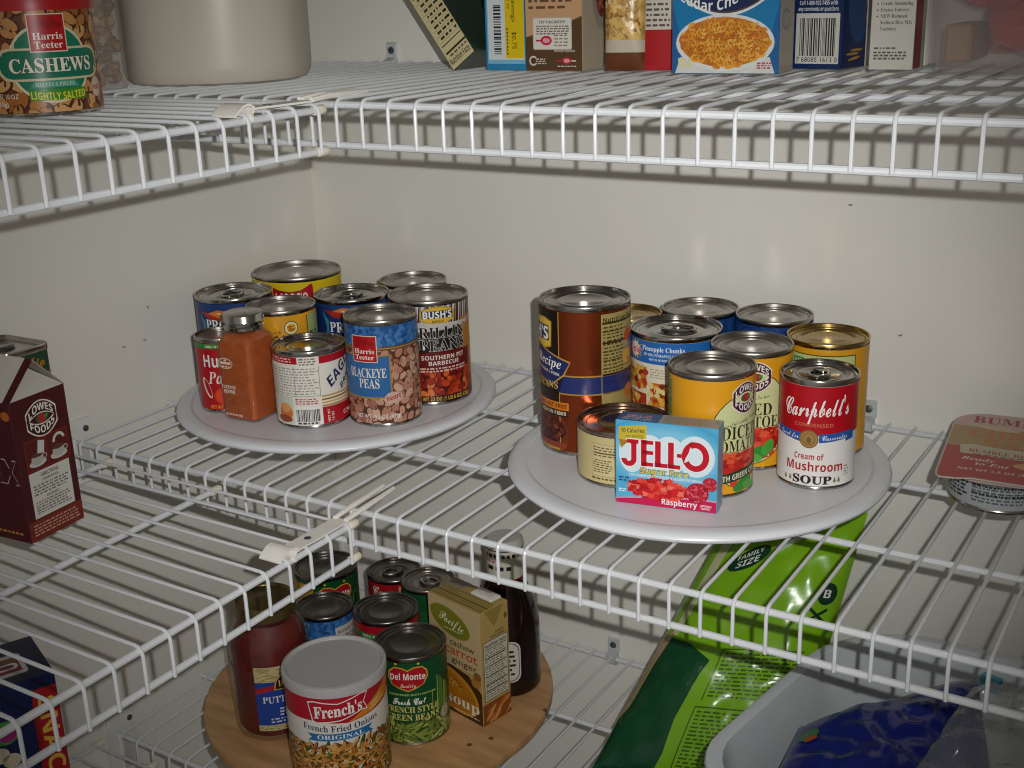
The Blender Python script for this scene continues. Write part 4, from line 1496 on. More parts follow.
tag(q.build('mixed_nuts', root), 'mixed nuts filling the jar', kind='stuff')
q = MB()
q.lathe([(28, 132), (31.4, 132.5), (31.6, 150), (30, 152), (0, 152.5)], mat('brown_lid_plastic', '5a3a2a', rough=.45, var=.04, vscale=30), 64)
q.build('lid', root)

# white canister
root = thing('storage_canister', 'big off-white plastic canister in the upper corner beside the nut jar', 'canister', (142, -281, UP + 1.5), radians(20))
CN = mat('off_white_canister_plastic', 'b9b1a4', rough=.38, var=.02, vscale=8)
q = MB()


def ring_(h, r, z):
    return rring(h, r, z, 12)


q.loft([ring_(76, 70, 0), ring_(81, 73, 2), ring_(84.2, 76, 8), ring_(85.4, 77, 16), ring_(86, 77, 150), ring_(86, 77, 210)], CN, True, True)
q.build('canister_body', root)
q = MB()
q.loft([ring_(87, 78, 206), ring_(88, 79, 208), ring_(88, 79, 222), ring_(86, 77, 226), ring_(60, 50, 227)], CN, True, True)
q.build('lid', root)

# ------------------------------------------------------------------ boxes on the upper back shelf
ZB = UP + 1.5
GB = 'grocery boxes along the upper back shelf'

# leaning box
f = Lab()
Wn, Hn, Dn = 32, 150, 60
f.rect(0, 0, Wn, Hn, 'd0c294', .8)
f.text("Nutrition Facts", 2, 4.5, 6, '1c1810', 'b', w=28, al='l', L=3, rot=0)
f.rect(3, 16, 35, 18, '1c1810', 2)
f.rect(3, 24.5, 35, 25.5, '1c1810', 2)
f.smalltext(6, 11.5, 30, 14.5, 1, '5a5238', 2, .6)
for k in range(8):
    v = 30 + k * 6.4
    f.smalltext(7, v, 26 + (k * 7) % 8, v + 3.6, 1, '3a3424', 2, .7, seed=k)
    f.rect(27, v + .4, 30, v + 3, '3a3424', 2)
    f.rect(3, v - 1.6, 35, v - 1.2, '7a7050', 2)
f.rect(3, 80, 35, 82.4, '1c1810', 2)
f.smalltext(5, 88, 34, 140, 12, '4a4430', 2, .5, seed=4)
q = carton('cereal_box', 'cream nutrition panel of a narrow box tilted to the left on the upper shelf', 'box', 328, -152, ZB + .4, 0, Wn, Dn, Hn, {'front': f}, '24382a', GB, rot=(0, radians(-36), 0))

# dark green box behind
f = Lab()
f.rect(2, 2, 40, 170, '1c3524', 1)
f.smalltext(6, 60, 36, 110, 6, '5a7a4a', 2, .5)
carton('tea_box', 'dark green box standing behind the tilted box and the pale blue box', 'box', 268, -62, ZB, 0, 50, 22, 172, {'front': f}, '182e20', GB)

# pale blue box with yellow sticker
f = Lab()
f.rect(0, 0, 49, 170, '2a86b4', .6)
f.rect(2.5, 6, 49, 170, '7fbcd6', 1)
f.rect(4, 10, 48, 73, 'e0e4e4', 1.4)
f.rect(5.2, 11.2, 26, 71.8, 'd8dcdc', 1.6)
f.barcode(11, 15, 20, 61, 3, vertical=True)
f.rect(25, 11.2, 48, 71.8, 'e2c414', 1.8)
f.text("Savings", 33.5, 69, 5, '3a3410', 'n', w=24, al='l', L=3, rot=-90)
f.text("$0.75", 33.5, 36, 5, '3a3410', 'n', w=16, al='l', L=3, rot=-90)
f.text("12 oz", 28.5, 69, 3, '3a3410', 'n', w=12, al='l', L=3, rot=-90)
f.smalltext(26.5, 14, 28.5, 40, 8, '5a5420', 2.4, .6)
f.ell(13, 78, 8, 3.5, 'd05a3a', 2)
f.ell(13, 79.5, 5, 2.5, 'e8a878', 2.3)
f.ell(34, 79, 6.5, 5.5, 'e8ecec', 2)
f.ring(34, 79, 5.4, 4.5, 1, '4a5a5a', 2.4)
f.smalltext(6, 88, 44, 160, 10, '3a5a7a', 2, .5)
lf = Lab()
lf.rect(0, 0, 60, 170, '1f5a6c', 1)
carton('rice_box', 'pale blue box with a bar code and yellow savings sticker on the upper shelf', 'box', 354.5, -133, ZB, -1, 49, 46, 172, {'front': f, 'left': lf}, '2a86b4', GB, wide=.935)

# brown baking mix box
f = Lab()
f.rect(0, 0, 61, 170, 'c99e76', .6)
f.poly([(0, 0), (61, 0), (61, 50), (57, 48), (40, 42), (22, 36), (8, 33), (0, 31)], '5a3f26', 1)
f.line([(0, 31), (8, 33), (22, 36), (40, 42), (61, 50)], .8, '8a6a40', 1.4)
f.rrect(8, 19.5, 50, 49, 2, 'b8b0a0', 1.8)
f.rrect(8.8, 20.3, 49.2, 48.2, 1.6, 'ded8cc', 2.1)
f.text("TRY THIS RECIPE", 29, 43.5, 2.4, '3a3028', 'b', w=28, L=3)
f.smalltext(12, 33, 47, 42, 4, '6a6054', 3, .5, seed=3)
f.ell(22.5, 28, 6, 4.4, 'c8243c', 3)
f.rect(11, 27.2, 18, 28.8, 'c8243c', 3)
f.ell(22.5, 28, 4, 2.2, 'e8a0a8', 3.3)
f.smalltext(31, 22, 47, 34, 4, '8a8274', 3, .4, seed=6)
f.ring(8, 9.5, 4.6, 4.6, 1.6, 'd8cfc0', 2, 40, 320)
f.smalltext(11, 6, 22, 12, 3, 'd8cfc0', 2, .5)
f.text("PERFECTLY DELICIOUS", 42, 17.5, 1.9, 'e0d4c0', 'b', w=22, L=3)
f.ell(44, 9.6, 5, 3.4, 'c8243c', 2.4)
f.rect(32, 9, 40, 10.2, 'c8243c', 2.4)
f.ell(44, 9.6, 3.4, 1.8, 'e8a0a8', 2.7)
f.rect(49, 8.8, 54, 10, 'e0d4c0', 2.4)
f.smalltext(34, 3.5, 54, 5.5, 1, 'd8cfc0', 2, .5)
f.smalltext(4, 55, 50, 90, 6, '6a4a30', 2, .4, seed=5)
f.smalltext(4, 100, 50, 160, 8, '6a4a30', 2, .4, seed=7)
r_ = Lab()
r_.rect(0, 0, 60, 170, 'c4b69c', 1)
r_.ell(40, 76, 20, 40, 'a89c90', 1.4)
r_.ell(42, 80, 15, 33, '7a2c18', 1.7)
r_.pieces(lambda u, v: ((u - 42) / 14) ** 2 + ((v - 80) / 31) ** 2 < 1, (28, 48, 57, 112), (3, 2), ['a04a28', 'c07048', '6a2414'], '', 2, 8)
carton('baking_mix_box', 'tan and brown baking mix box with white recipe panel beside the pale blue box', 'box', 406, -142, ZB, 2, 61, 46, 172, {'front': f, 'right': r_}, 'b8946c', GB, wide=.99)

# pouch of snacks between the boxes
POUCH = mat('cloudy_pouch_film', 'c8c0b4', rough=.22, trans=.55, ior=1.2)


def pillow(P00, P10, P11, P01, thick, fn_mat, nx=22, ny=28, seed=1, crinkle=2.0, mats=None, freq=.02):
    A, B, C, D = (Vector(p) for p in (P00, P10, P11, P01))
    nrm = (B - A).cross(D - A).normalized()

    def base(s, t):
        return (A * (1 - s) + B * s) * (1 - t) + (D * (1 - s) + C * s) * t

    def surf(s, t, side, lift=0.0):
        p = base(s, t)
        pr = max(0, 1 - abs(2 * s - 1) ** 2.6) ** .6 * max(0, 1 - abs(2 * t - 1) ** 3.2) ** .6
        q = p * freq + Vector((seed * 3.1, side * 7.7, seed))
        w = (noise.noise(q) + .6 * abs(noise.noise(q * 2.3)) + .35 * noise.noise(q * 4.7)) * crinkle
        return p + nrm * side * (thick / 2 * pr + w * (.25 + pr) * .9 * (1 if pr > 0 else 0) + lift)
    mb = MB()
    for side in (1, -1):
        pts = [surf(i / nx, j / ny, side) for j in range(ny + 1) for i in range(nx + 1)]
        by = {}
        for j in range(ny):
            for i in range(nx):
                a = j * (nx + 1) + i
                q = (a, a + 1, a + nx + 2, a + nx + 1)
                by.setdefault(fn_mat((i + .5) / nx, (j + .5) / ny, side), []).append(q if side > 0 else q[::-1])
        o = len(mb.v)
        mb.v += [tuple(p) for p in pts]
        for mt, fs in by.items():
            k = mb.m(mt)
            for q in fs:
                mb.f.append([o + z for z in q])
                mb.mi.append(k)
    return mb, surf


PC = foil('b0aca4')
NT = mat('printed_red_nuts', '7a2c1a', rough=.35, var=.35, vscale=90)
mb, sf = pillow((443, -82, 0), (463, -70, 2), (463, -66, 150), (441, -76, 150), 16, lambda s, t, d: PC if t < .17 else (NT if .35 < t < .9 and .2 < s < .9 else ink('b8b0a4')), seed=3, crinkle=3)
tag(mb.build('snack_pouch', None, (0, 0, ZB + 1.0), ang=180), 'crinkled silver and red snack pouch between the brown box and the pasta bag', 'pouch', GB)

# pasta bag
PASTA = mat('pasta_seen_through_film', 'c8a25c', rough=.3, var=.4, vscale=75)
PBR = ink('6a3a20')
mb, sf = pillow((495, -150, 0), (532, -144, 0), (532, -138, 150), (495, -144, 150), 20, lambda s, t, d: PBR if t < .107 else (ink('c8bca8') if t < .179 else PASTA), seed=5, crinkle=2)
l = Lab(.04, .96, .1, .95)
rn = random.Random(9)
lim = lambda s, t, e: tuple(sf(s, t, 1, 1.0 + e))
for k in range(200):
    s, t = rn.uniform(.05, .92), rn.uniform(.2, .62)
    a = rn.uniform(0, pi)
    dx, dy = .09 * cos(a), .022 * sin(a)
    l.put([(s - dx, t - dy), (s - dy * 2, t + .012), (s + dx, t + dy), (s + dy * 2, t - .012)], rn.choice(['d8b672', 'b88c48', 'e6cc94', 'c49a54', '9a7034']), 1 + k * .01)
l.put([(.1, .63), (.9, .65), (.9, .72), (.1, .70)], '1c5a3a', 4)
l.put([(.2, .655), (.6, .665), (.6, .69), (.2, .68)], 'c8382c', 5)
l.emit(mb, lim, .2, .05, .2)
tag(mb.build('pasta_bag', None, (0, 0, ZB + 1.4), ang=180), 'bag of short pasta with a brown foot, left of the red box', 'bag', GB)

# red box
f = Lab()
f.rect(0, 0, 34, 170, 'b30d16', 1)
f.rect(1, 36, 34, 120, 'd8cfc0', 1.4)
for k in range(7):
    f.smalltext(3, 38 + 4.6 * k, 27, 41.4 + 4.6 * k, 1, '5a5048', 2, .6, seed=k + 20)
f.rect(3, 71, 28, 72, '3a3430', 2)
f.smalltext(3, 74, 27, 110, 8, '6a6058', 2, .5, seed=31)
carton('red_box', 'red box with a white ingredients panel, between pasta bag and macaroni box', 'box', 521, -124, ZB, 12, 34, 40, 172, {'front': f}, 'b30d16', GB, wide=.92)

# macaroni and cheese box
f = Lab()
Wm = 98
f.rect(0, 0, Wm, 175, '1a7ab0', .6)
f.poly([(0, 0), (10, 0), (8, 30), (0, 60)], '1d5f9c', .9)
f.poly([(Wm, 0), (Wm - 10, 0), (Wm - 8, 30), (Wm, 60)], '1d5f9c', .9)
n = 24
arc = [(Wm / 2 + 62 * (k / n * 2 - 1), 50 + 38 * (k / n * 2 - 1) ** 2) for k in range(n + 1)]
for d0, d1, c, L in ((-2.2, 60, 'dfe6e8', 1.2), (0, 60, '6a4a3a', 1.5), (1.4, 26, '182a52', 1.8), (20, 60, 'd8a040', 2.0)):
    for k in range(n):
        (a, b), (c_, d) = arc[k], arc[k + 1]
        f.put([(a, b + d0), (c_, d + d0), (c_, d + d1), (a, b + d1)], c, L)
f.text("Cheddar Cheese", Wm / 2 - 13, 74, 9, 'eef0ee', 'b', w=86, L=4, bend=-22)
f.poly([(3, 0), (Wm - 3, 0), (Wm - 8, 14), (8, 14)], 'd8d8d2', 1.3)
f.ell(Wm / 2, 26, 45, 23.5, 'dfe2de', 2.4, n=40)
f.ell(Wm / 2, 26.4, 41, 20.6, 'c87a20', 2.7, n=40)
f.pieces(lambda u, v: ((u - Wm / 2) / 40) ** 2 + ((v - 26.4) / 19.6) ** 2 < 1, (8, 5, 90, 57), (4.6, 4.0), ['e0962c', 'd8842a', 'eab04a', 'c06a1c', 'e8a238'], '', 3, 111, shape='curl', dens=1.7)
f.pieces(lambda u, v: ((u - Wm / 2) / 38) ** 2 + ((v - 26.4) / 18) ** 2 < 1, (8, 5, 90, 57), (.8, .5), ['6a5a20', 'b84a18', '8a4a14'], '', 4, 112, dens=.08)
f.smalltext(6, 5, 18, 14, 2, 'e0d8a0', 5, .7)
f.smalltext(79, 4, 92, 10, 3, 'b83a4a', 5, .6)
mr = Lab()
mr.rect(0, 0, 60, 176, 'b8aa98', 1)
mr.ell(18, 44, 13, 9, '8e8a86', 2)
mr.ell(18, 44, 10, 6.5, 'a49e96', 2.3)
mr.smalltext(4, 66, 36, 150, 14, '7a7066', 2, .5)
carton('macaroni_box', 'blue macaroni and cheese box with a white bowl of orange pasta', 'box', 565.3, -158, ZB, 2.5, Wm, 40, 176, {'front': f, 'right': mr}, '1a6ea4', GB, wide=.98)

# blue pasta box
f = Lab()
f.rect(0, 0, 60, 170, '162c5e', 1)
f.rect(3, 4.5, 56, 47, 'dcd8cc', 1.6)
f.barcode(8, 11, 51, 43, 3)
f.text("7 68085 1613 0", 29.5, 6, 4, '20242c', 'n', w=50, L=3)
f.text("Call 1-800-922-7455 with", 29.5, 54, 3.4, 'e4e4e8', 'b', w=46, L=3)
f.text("any comments or questions", 29.5, 49, 3.4, 'e4e4e8', 'b', w=49, L=3)
for g, c, L in ((0, 'a89a5a', 1.4), (.8, '102450', 1.7)):
    f.rect(4 + g, 61 + g, 56 - g, 130 - g, c, L)
f.text("www.barillaus.com", 30, 69, 4.6, 'e8e8ea', 'b', w=44, L=3)
f.smalltext(8, 75, 46, 110, 6, 'c8ccd8', 3, .5)
r_ = Lab()
r_.rect(0, 0, 60, 170, '12285a', 1)
r_.ell(30, 60, 22, 40, '1c4a84', 1.4)
for (u, v, a) in ((20, 12, 0), (24, 8, 5), (28, 15, 0)):
    r_.ell(u, v, 12, 1.2, 'c8983a', 2, a)
r_.ell(46, 58, 3, 9, 'c8a83a', 2)
r_.ell(47, 42, 3, 8, 'c8a83a', 2)
carton('pasta_box', 'navy pasta box showing a white bar code panel on its narrow side', 'box', 651.3, -90, ZB, -9, 60, 46, 172, {'front': f, 'right': r_}, '14285a', GB, wide=.78)

# white box with bullet list
f = Lab()
f.rect(0, 0, 40, 170, 'd9d5ca', .8)
for k, wd_ in enumerate((("Sauté"), ("Fish-Fri"), ("Crab Boil"), ("Creole Mustard"), ("Creole Seasoning"), ("Frozen Entrees"), ("NEW Reduced"), ("Sodium Rice Mix"), ("Varieties"))):
    v = 73 - k * 5.1
    if k < 7:
        f.ell(5.5, v + 1.2, .8, .8, 'a83a3a', 2, n=8)
    f.text(wd_.replace('é', 'e'), 8.5, v, 2.9, '4a4640', 's', al='l', L=2, sx=.9)
f.smalltext(4, 16.5, 28, 19, 1, '6a6660', 2, .6, seed=2)
f.smalltext(4, 8, 35, 15.5, 3, '5a564f', 2, .6, seed=3)
r_ = Lab()
r_.rect(0, 0, 26, 170, 'a01c34', 1)
carton('rice_mix_box', 'white box with a bulleted list and a red side, beside the cloudy bin', 'box', 721.3, -98, ZB, 1, 40, 40, 172, {'front': f, 'right': r_}, 'd4d0c6', GB, wide=.92)

# cloudy bin with red ribbon
bx0, bx1, by0, by1 = 783, 1000, -158, -24


def rr2(x0, x1, y0, y1, r, z, n=6):
    out = []
    for cx, cy, a0 in ((x1 - r, y0 + r, -90), (x1 - r, y1 - r, 0), (x0 + r, y1 - r, 90), (x0 + r, y0 + r, 180)):
        out += [(cx + r * cos(radians(a0 + 90 * k / n)), cy + r * sin(radians(a0 + 90 * k / n)), z) for k in range(n + 1)]
    return out


root = thing('storage_bin', 'cloudy plastic bin holding red ribbon at the end of the upper shelf', 'bin', (0, 0, ZB))
FROST = film('frosted_bin_plastic', 'b8aca6', .35, .2)
q = MB()
q.loft([rr2(bx0 + 6, bx1 - 6, by0 + 6, by1 - 6, 16, .3), rr2(bx0 + 2, bx1 - 2, by0 + 2, by1 - 2, 18, 3), rr2(bx0, bx1, by0, by1, 20, 9), rr2(bx0 - 4, bx1 + 4, by0 - 4, by1 + 3, 22, 140)], FROST, True, False)
q.loft([rr2(bx0 - 2, bx1 + 2, by0 - 2, by1 + 1, 20, 140), rr2(bx0 + 2, bx1 - 2, by0 + 2, by1 - 2, 18, 10), rr2(bx0 + 6, bx1 - 6, by0 + 6, by1 - 6, 16, 3)], FROST, False, True)
q.loft([rr2(bx0 - 4, bx1 + 4, by0 - 4, by1 + 3, 22, 140), rr2(bx0 - 2, bx1 + 2, by0 - 2, by1 + 1, 20, 140)], FROST)
q.build('bin_body', root)
REDR = mat('crimson_ribbon', 'a80c22', rough=.35, var=.2, vscale=50)
mb = MB()
rn = random.Random(12)
for k in range(9):
    r0 = 30 - k * 1.6
    mb.tube([(848 + (r0 + 6 * sin(3 * a + k)) * cos(a), -84 + (44 - k) * sin(a), 22 + k * 8 + 6 * sin(2 * a + k)) for a in [2 * pi * j / 28 for j in range(28)]], 7, REDR, 8, closed=True)
for k in range(5):
    mb.tube([(806 + 12 * cos(a), -84 + 36 * sin(a), 58 + k * 9 + 5 * sin(2 * a + k)) for a in [2 * pi * j / 20 for j in range(20)]], 6, REDR, 8, closed=True)
tag(mb.build('ribbon_coil', None, (0, 0, ZB + 2)), 'crimson ribbon coiled inside the cloudy bin', 'ribbon')
mb = MB()
mb.box(792, -138, 9, 812, -64, 38, mat('kraft_card', '8a6a48', rough=.7, var=.1, vscale=30), 2)
tag(mb.build('small_box', None, (0, 0, ZB)), 'small brown box at the bottom of the cloudy bin', 'box')

# ------------------------------------------------------------------ middle left shelf: gable carton and green tin
a = radians(94.7)
root = thing('gable_top_carton', 'maroon gable top drink carton with white directions panel on the left shelf', 'carton', (193.4, -606, MID + 1.5), a)
Wd, D, H, Hr = 58.3, 68, 123.5, 153
MAR = '4a0f16'
mb = MB()
mb.box(0, 0, 0, Wd, D, H, ink(MAR), .5)
f = Lab(.4, Wd - .4, .4, H - .2)
f.rect(0, 0, Wd, 18, '7a2a1e', .8)
f.smalltext(5, 4, 54, 15, 4, 'c89a84', 2, .45, seed=2)
f.rect(8, 60, 54, 87, '8a1c20', 1)
f.rect(9, 61, 30, 86, '5a1a18', 1.3)
f.rect(31, 61, 53, 86, '5a1a18', 1.3)
for u in (19.5, 42):
    f.ell(u, 66, 9, 3.4, 'c8c4bc', 2)
    f.ell(u, 69.5, 6.4, 5, 'b4b0aa', 2.3)
    f.ell(u, 72.6, 6, 1.8, '5a3a2a', 2.6)
    f.ring(u + 7.5, 70, 2.6, 2.4, .9, 'b4b0aa', 2.4)
f.poly([(20, 74), (27, 72.5), (29, 83), (22.5, 85)], 'd0ccc4', 3)
f.ring(44, 77, 7, 8, 2.4, 'd0ccc4', 3, 20, 175)
f.rect(8, 19, 51, 59, 'd4d0c6', 1.3)
f.text("DIRECTIONS", 29.5, 53.5, 3, '3a3430', 'b', w=19, L=3)
f.text("CONVENTIONAL", 29.5, 49.5, 2.2, '4a4440', 'b', w=18, L=3)
f.smalltext(11, 38, 48, 48, 4, '6a645c', 2, .5, seed=3)
f.text("MICROWAVE", 29.5, 34.5, 2.2, '4a4440', 'b', w=14, L=3)
f.smalltext(11, 22, 48, 33.5, 5, '6a645c', 2, .5, seed=4)
store_badge(f, 30, 102, 30, 3, '3a0e18')
f.emit(mb, lambda u, v, e: (u, -e - .03, v))
s_ = Lab(.4, D - .4, .4, H - .4)
s_.text("MAX", D - 2, 52, 22, 'd8d2c8', 'b', w=60, al='r', L=2)
s_.text("MAX", D - 2.6, 52.6, 20.6, MAR, 'b', w=58.6, al='r', L=2.4)
s_.smalltext(30, 6, D - 8, 9, 1, 'c08040', 2, .7)
s_.ell(D - 6, 112, 5, 4, 'b8641c', 2)
s_.emit(mb, lambda u, v, e: (-e - .03, D - u, v))
mb.build('carton_body', root)
WC = ink('cac4ba')
mb = MB()
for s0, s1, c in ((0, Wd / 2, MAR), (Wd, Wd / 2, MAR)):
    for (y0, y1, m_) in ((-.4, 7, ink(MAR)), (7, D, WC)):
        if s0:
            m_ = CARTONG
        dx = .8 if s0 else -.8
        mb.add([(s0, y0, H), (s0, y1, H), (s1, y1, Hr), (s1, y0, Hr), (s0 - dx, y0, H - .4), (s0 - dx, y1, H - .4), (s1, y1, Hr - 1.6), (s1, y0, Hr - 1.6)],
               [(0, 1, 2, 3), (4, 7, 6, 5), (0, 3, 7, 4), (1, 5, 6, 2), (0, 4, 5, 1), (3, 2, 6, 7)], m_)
mb.build('gable_roof', root)
mb = MB()
mb.add([(0.6, .2, H), (Wd - .6, .2, H), (Wd / 2, 22, Hr - 5), (.6, 1.4, H - .5), (Wd - .6, 1.4, H - .5), (Wd / 2, 23, Hr - 6)], [(0, 1, 2), (3, 5, 4), (0, 2, 5, 3), (1, 4, 5, 2)], WC)
tag(mb.build('folded_gusset', root), 'white folded in gable flap')

root = thing('oil_tin', 'dark green rectangular tin with a metal top behind the maroon carton', 'tin', (95, -511, MID + 1.5), radians(92))
mb = MB()
mb.loft([rr2(-24, 24, 0, 62, 6, 0), rr2(-24, 24, 0, 62, 6, 128)], mat('green_tin_paint', '18402c', rough=.35, var=.06, vscale=30), True, True)
l = Lab()
l.text("Olio", 4, 112, 10, 'b8742c', 'c', w=24, L=2, off=.02)
l.rect(-22, 104, 22, 105.4, 'b8742c', 1)
l.emit(mb, lambda u, v, e: (u, -e - .05, v))
mb.build('tin_body', root)
mb = MB()
mb.loft([rr2(-24.6, 24.6, -.6, 62.6, 6.5, 126), rr2(-25, 25, -1, 63, 7, 130), rr2(-24.4, 24.4, -.4, 62.4, 6.4, 132), rr2(-23, 23, 1, 61, 5, 131), rr2(-22, 22, 2, 60, 5, 128.4)], TIN, False, True)
mb.lathe([(11, 128.5), (12, 130.5), (11, 131.5), (9, 130), (0, 130)], TINLID, 36, (0, 36))
mb.build('tin_top', root)

# ------------------------------------------------------------------ lower left shelf: snack box
f = Lab()
Wd, D, H = 170, 80, 201
f.rect(0, 0, 146, 201, '14204e', .8)
f.rect(0, 0, 140, 120, '17407c', 1)
f.pieces(None, (40, 5, 138, 110), (20, 14), ['1a5a94', '174a84', '14386c'], '', 1.2, 7)
f.rect(146, 0, 170, 188, 'a81822', 1.2)
f.poly([(140, 170), (150, 201), (146, 160)], '14204e', 1.5)
f.text("SNACKS", 152, 178, 15, 'e0b048', 'b', w=112, al='l', L=3, rot=-90)
for (u, v) in ((104, 78), (86, 52), (120, 40), (66, 84)):
    f.ring(u, v, 13, 13, 6, 'd8ae3c', 2.4)
for (u, v, r) in ((112, 134, 9), (122, 126, 8), (120, 112, 8)):
    f.ell(u, v, r, r * .9, 'd8ccb0', 2.2)
f.ell(120, 155, 13, 12, '4a9a3c', 2.5)
f.ell(122, 153, 8, 8, 'a8307c', 2.8)
f.line([(128, 106), (140, 88)], 4, '8a5a2a', 2.6)
t = Lab()
t.rect(0, 0, 170, 80, '10183c', .8)
t.rrect(96, 14, 152, 54, 4, 'cfcac8', 1.5)
t.rect(100, 20, 148, 48, '8a1c4a', 2)
t.rect(100, 38, 148, 48, '7a4a20', 2.2)
t.rrect(103, 24, 124, 36, 5, 'e4dcdc', 2.6)
t.rrect(126, 26, 146, 38, 5, 'e4dcdc', 2.6)
t.rrect(106, 27, 121, 33, 3, '8a1c4a', 2.9)
t.rrect(129, 29, 143, 35, 3, '8a1c4a', 2.9)
o = carton('snack_box', 'navy and blue snack box with a red strip on the lower left shelf', 'box', 146 - .39 * 170, -574 - .92 * 170, LOW + 1.5, 67, Wd, D, H, {'front': f, 'top': t}, '121c44')

# ------------------------------------------------------------------ chicken salad kit on the middle shelf
root = thing('chicken_salad_kit', 'small silver can under a red lunch kit card, right end of the middle shelf', 'lunch kit', (866.6, -142, MID + 1.5))
mb = MB()
R = 41.5
mb.lathe([(0, 1.5), (R - 4, 1.5), (R - 2, 0), (R, .6), (R + .4, 2), (R - .3, 3), (R - .3, 33), (R + .4, 34), (R + .4, 37), (0, 37)], TIN, 72)
mb.build('can_body', root)
l = Lab()
l.smalltext(-55, 8, -26, 31, 7, '3a3c40', 2, .6, seed=2)
l.smalltext(-22, 8, 30, 31, 8, '5a5e64', 2, .5, seed=3)
for v in (30, 23, 16):
    l.smalltext(-22, v - 1, 34, v + 1, 1, '2a2c30', 2.4, .9, seed=v)
o = wrap(l, R, 'label', root, 'aeb2b4', 4, 32.5)
o.rotation_euler = (0, 0, face_camera_side(866.6, -142))
mb = MB()
X0, X1, Y0, Y1, ZC = -45, 88, -80, 84, 36.4
ol = rr2(X0 + 9, X1 - 9, Y0 + 12, Y1 - 9, 26, 0, 6)
mb.loft([[(x, y, z) for x, y, _ in ol] for z in (ZC, ZC + 1.0, ZC + 6.0)], mat('clear_tray_plastic', 'a8928a', rough=.3, var=.05, vscale=30), True, True)


def card_outline(g):
    o_ = [(x, y) for x, y, _ in rr2(X0 - g, X1 + g, Y0 - g, Y1 + g, 30, 0, 6)]
    near = [(x, y) for x, y in o_ if not (x < X0 + 32 and y < Y0 + 32)]
    return near + [(X0 - g, Y0 + 12), (X0 - g + 1, Y0 + 3), (X0 - g + 4, Y0 - g), (X0 + 16, Y0 - g + 1), (X0 + 28, Y0 - g + 5)]


card = card_outline(1)
mb.prism(card, ZC + 6.1, ZC + 7.0, ink('c8b8ac'))
l = Lab()
Wc, Hc = X1 - X0, Y1 - Y0
ic = card_outline(-.6)
for z0_, z1_, c, L in ((-200, 200, 'b8302c', .5), (26, 200, 'd8b4ac', .9), (-6, 47, 'b8925c', 1.2)):
    p = clip(clip(ic, 1, z0_, False), 1, z1_, True)
    l.put(p, c, L)
l.text("BUMBLE BEE", -30, 58, 17, 'a81c20', 's', w=112, al='l', L=3)
l.ell(42, 44, 24, 9, '8a8478', 1.8)
l.ell(42, 44, 22, 7.4, 'c8c4b8', 2.1)
l.ell(-8, 47, 18, 5, 'd8c49c', 1.7, -8)
l.text("CHICKEN", -30, 22, 17, 'd07a28', 's', w=100, al='l', L=3)
l.text("SALAD", -16, 0, 17, 'd07a28', 's', w=82, al='l', L=3)
l.text("WITH CRACKERS", 6, -7, 4, 'e8dcd0', 'b', w=50, al='l', L=3)
l.poly([(-34, -2), (-24, 2), (40, -10), (34, -26), (-32, -22)], 'cfc4a4', 2)
l.text("BUMBLE BEE", -26, -17, 7, 'a03a30', 's', w=50, al='l', L=3, climb=-.06)
l.smalltext(-22, -24, 22, -20, 1, '8a6a4a', 3, .6)
l.rect(46, -18, 90, -4, '3a5a8a', 2)
l.smalltext(48, -16, 88, -6, 3, 'c8d4e4', 3, .5)
l.ell(56, -38, 46, 12, 'd8a860', 1.8, 0)
l.ell(60, -36, 40, 9, 'e0cca4', 2.1, 0)
l.text("Ready", -30, -36, 7, 'f0e4dc', 'si', w=26, al='l', L=3, climb=-.06)
l.text("to Eat", -18, -46, 7, 'f0e4dc', 'si', w=26, al='l', L=3, climb=-.06)
l.text("NET WT 3.5 OZ (99g)", -30, -60, 5, 'e8d4cc', 'b', w=60, al='l', L=3)
l.emit(mb, lambda u, v, e: (u, v, ZC + 7.05 + e))
mb.build('lid_tray', root, rotz=radians(6))

# ------------------------------------------------------------------ lower right: green bag, white tub and its contents
LIME, LIME2 = mat('lime_bag_film', '76a818', rough=.22, spec=.5, var=.08, vscale=14), mat('dark_green_bag_film', '0c4426', rough=.22, spec=.5, var=.08, vscale=14)
BEI = mat('beige_bag_print', 'a88c68', rough=.3, var=.1, vscale=30)


def bagmat(s, t, side):
    return LIME


mb, sf = pillow((511, -222, -345), (700, -166, -345), (728, -30, -85), (577, -44, -132), 66, bagmat, 48, 60, seed=8, crinkle=7, freq=.011)
l = Lab(.0, 1.0, .0, 1.0)
l.poly([(0, 0), (.31, 0), (.33, .09), (.315, .22), (.345, .39), (.37, .445), (.20, .51), (.06, .535), (.0, .5)], LIME2, 1)
l.poly([(.0, .2), (.03, .25), (.045, .42), (.075, .55), (.05, .56), (.0, .5)], BEI, 1.6)
l.poly([(.06, .55), (.10, .54), (.13, .75), (.16, .97), (.08, .97)], 'c8cc9c', 1.2)
l.ell(.33, .845, .125, .042, '0e3a24', 1.4, 14, 24)
l.text("FAMILY", .33, .855, .018, 'e4e8d8', 'b', w=.15, L=3, climb=.22)
l.text("SIZE", .33, .819, .026, 'e4e8d8', 'b', w=.13, L=3, climb=.22)
l.ell(.905, .70, .055, .040, '0e3a24', 1.4, 0, 20)
l.text("B", .905, .685, .03, 'e4e8d8', 'b', w=.04, L=3)
l.line([(.83, .60), (.93, .645)], .012, '0e2a1c', 2)
l.line([(.83, .645), (.93, .60)], .012, '0e2a1c', 2)
rn = random.Random(3)
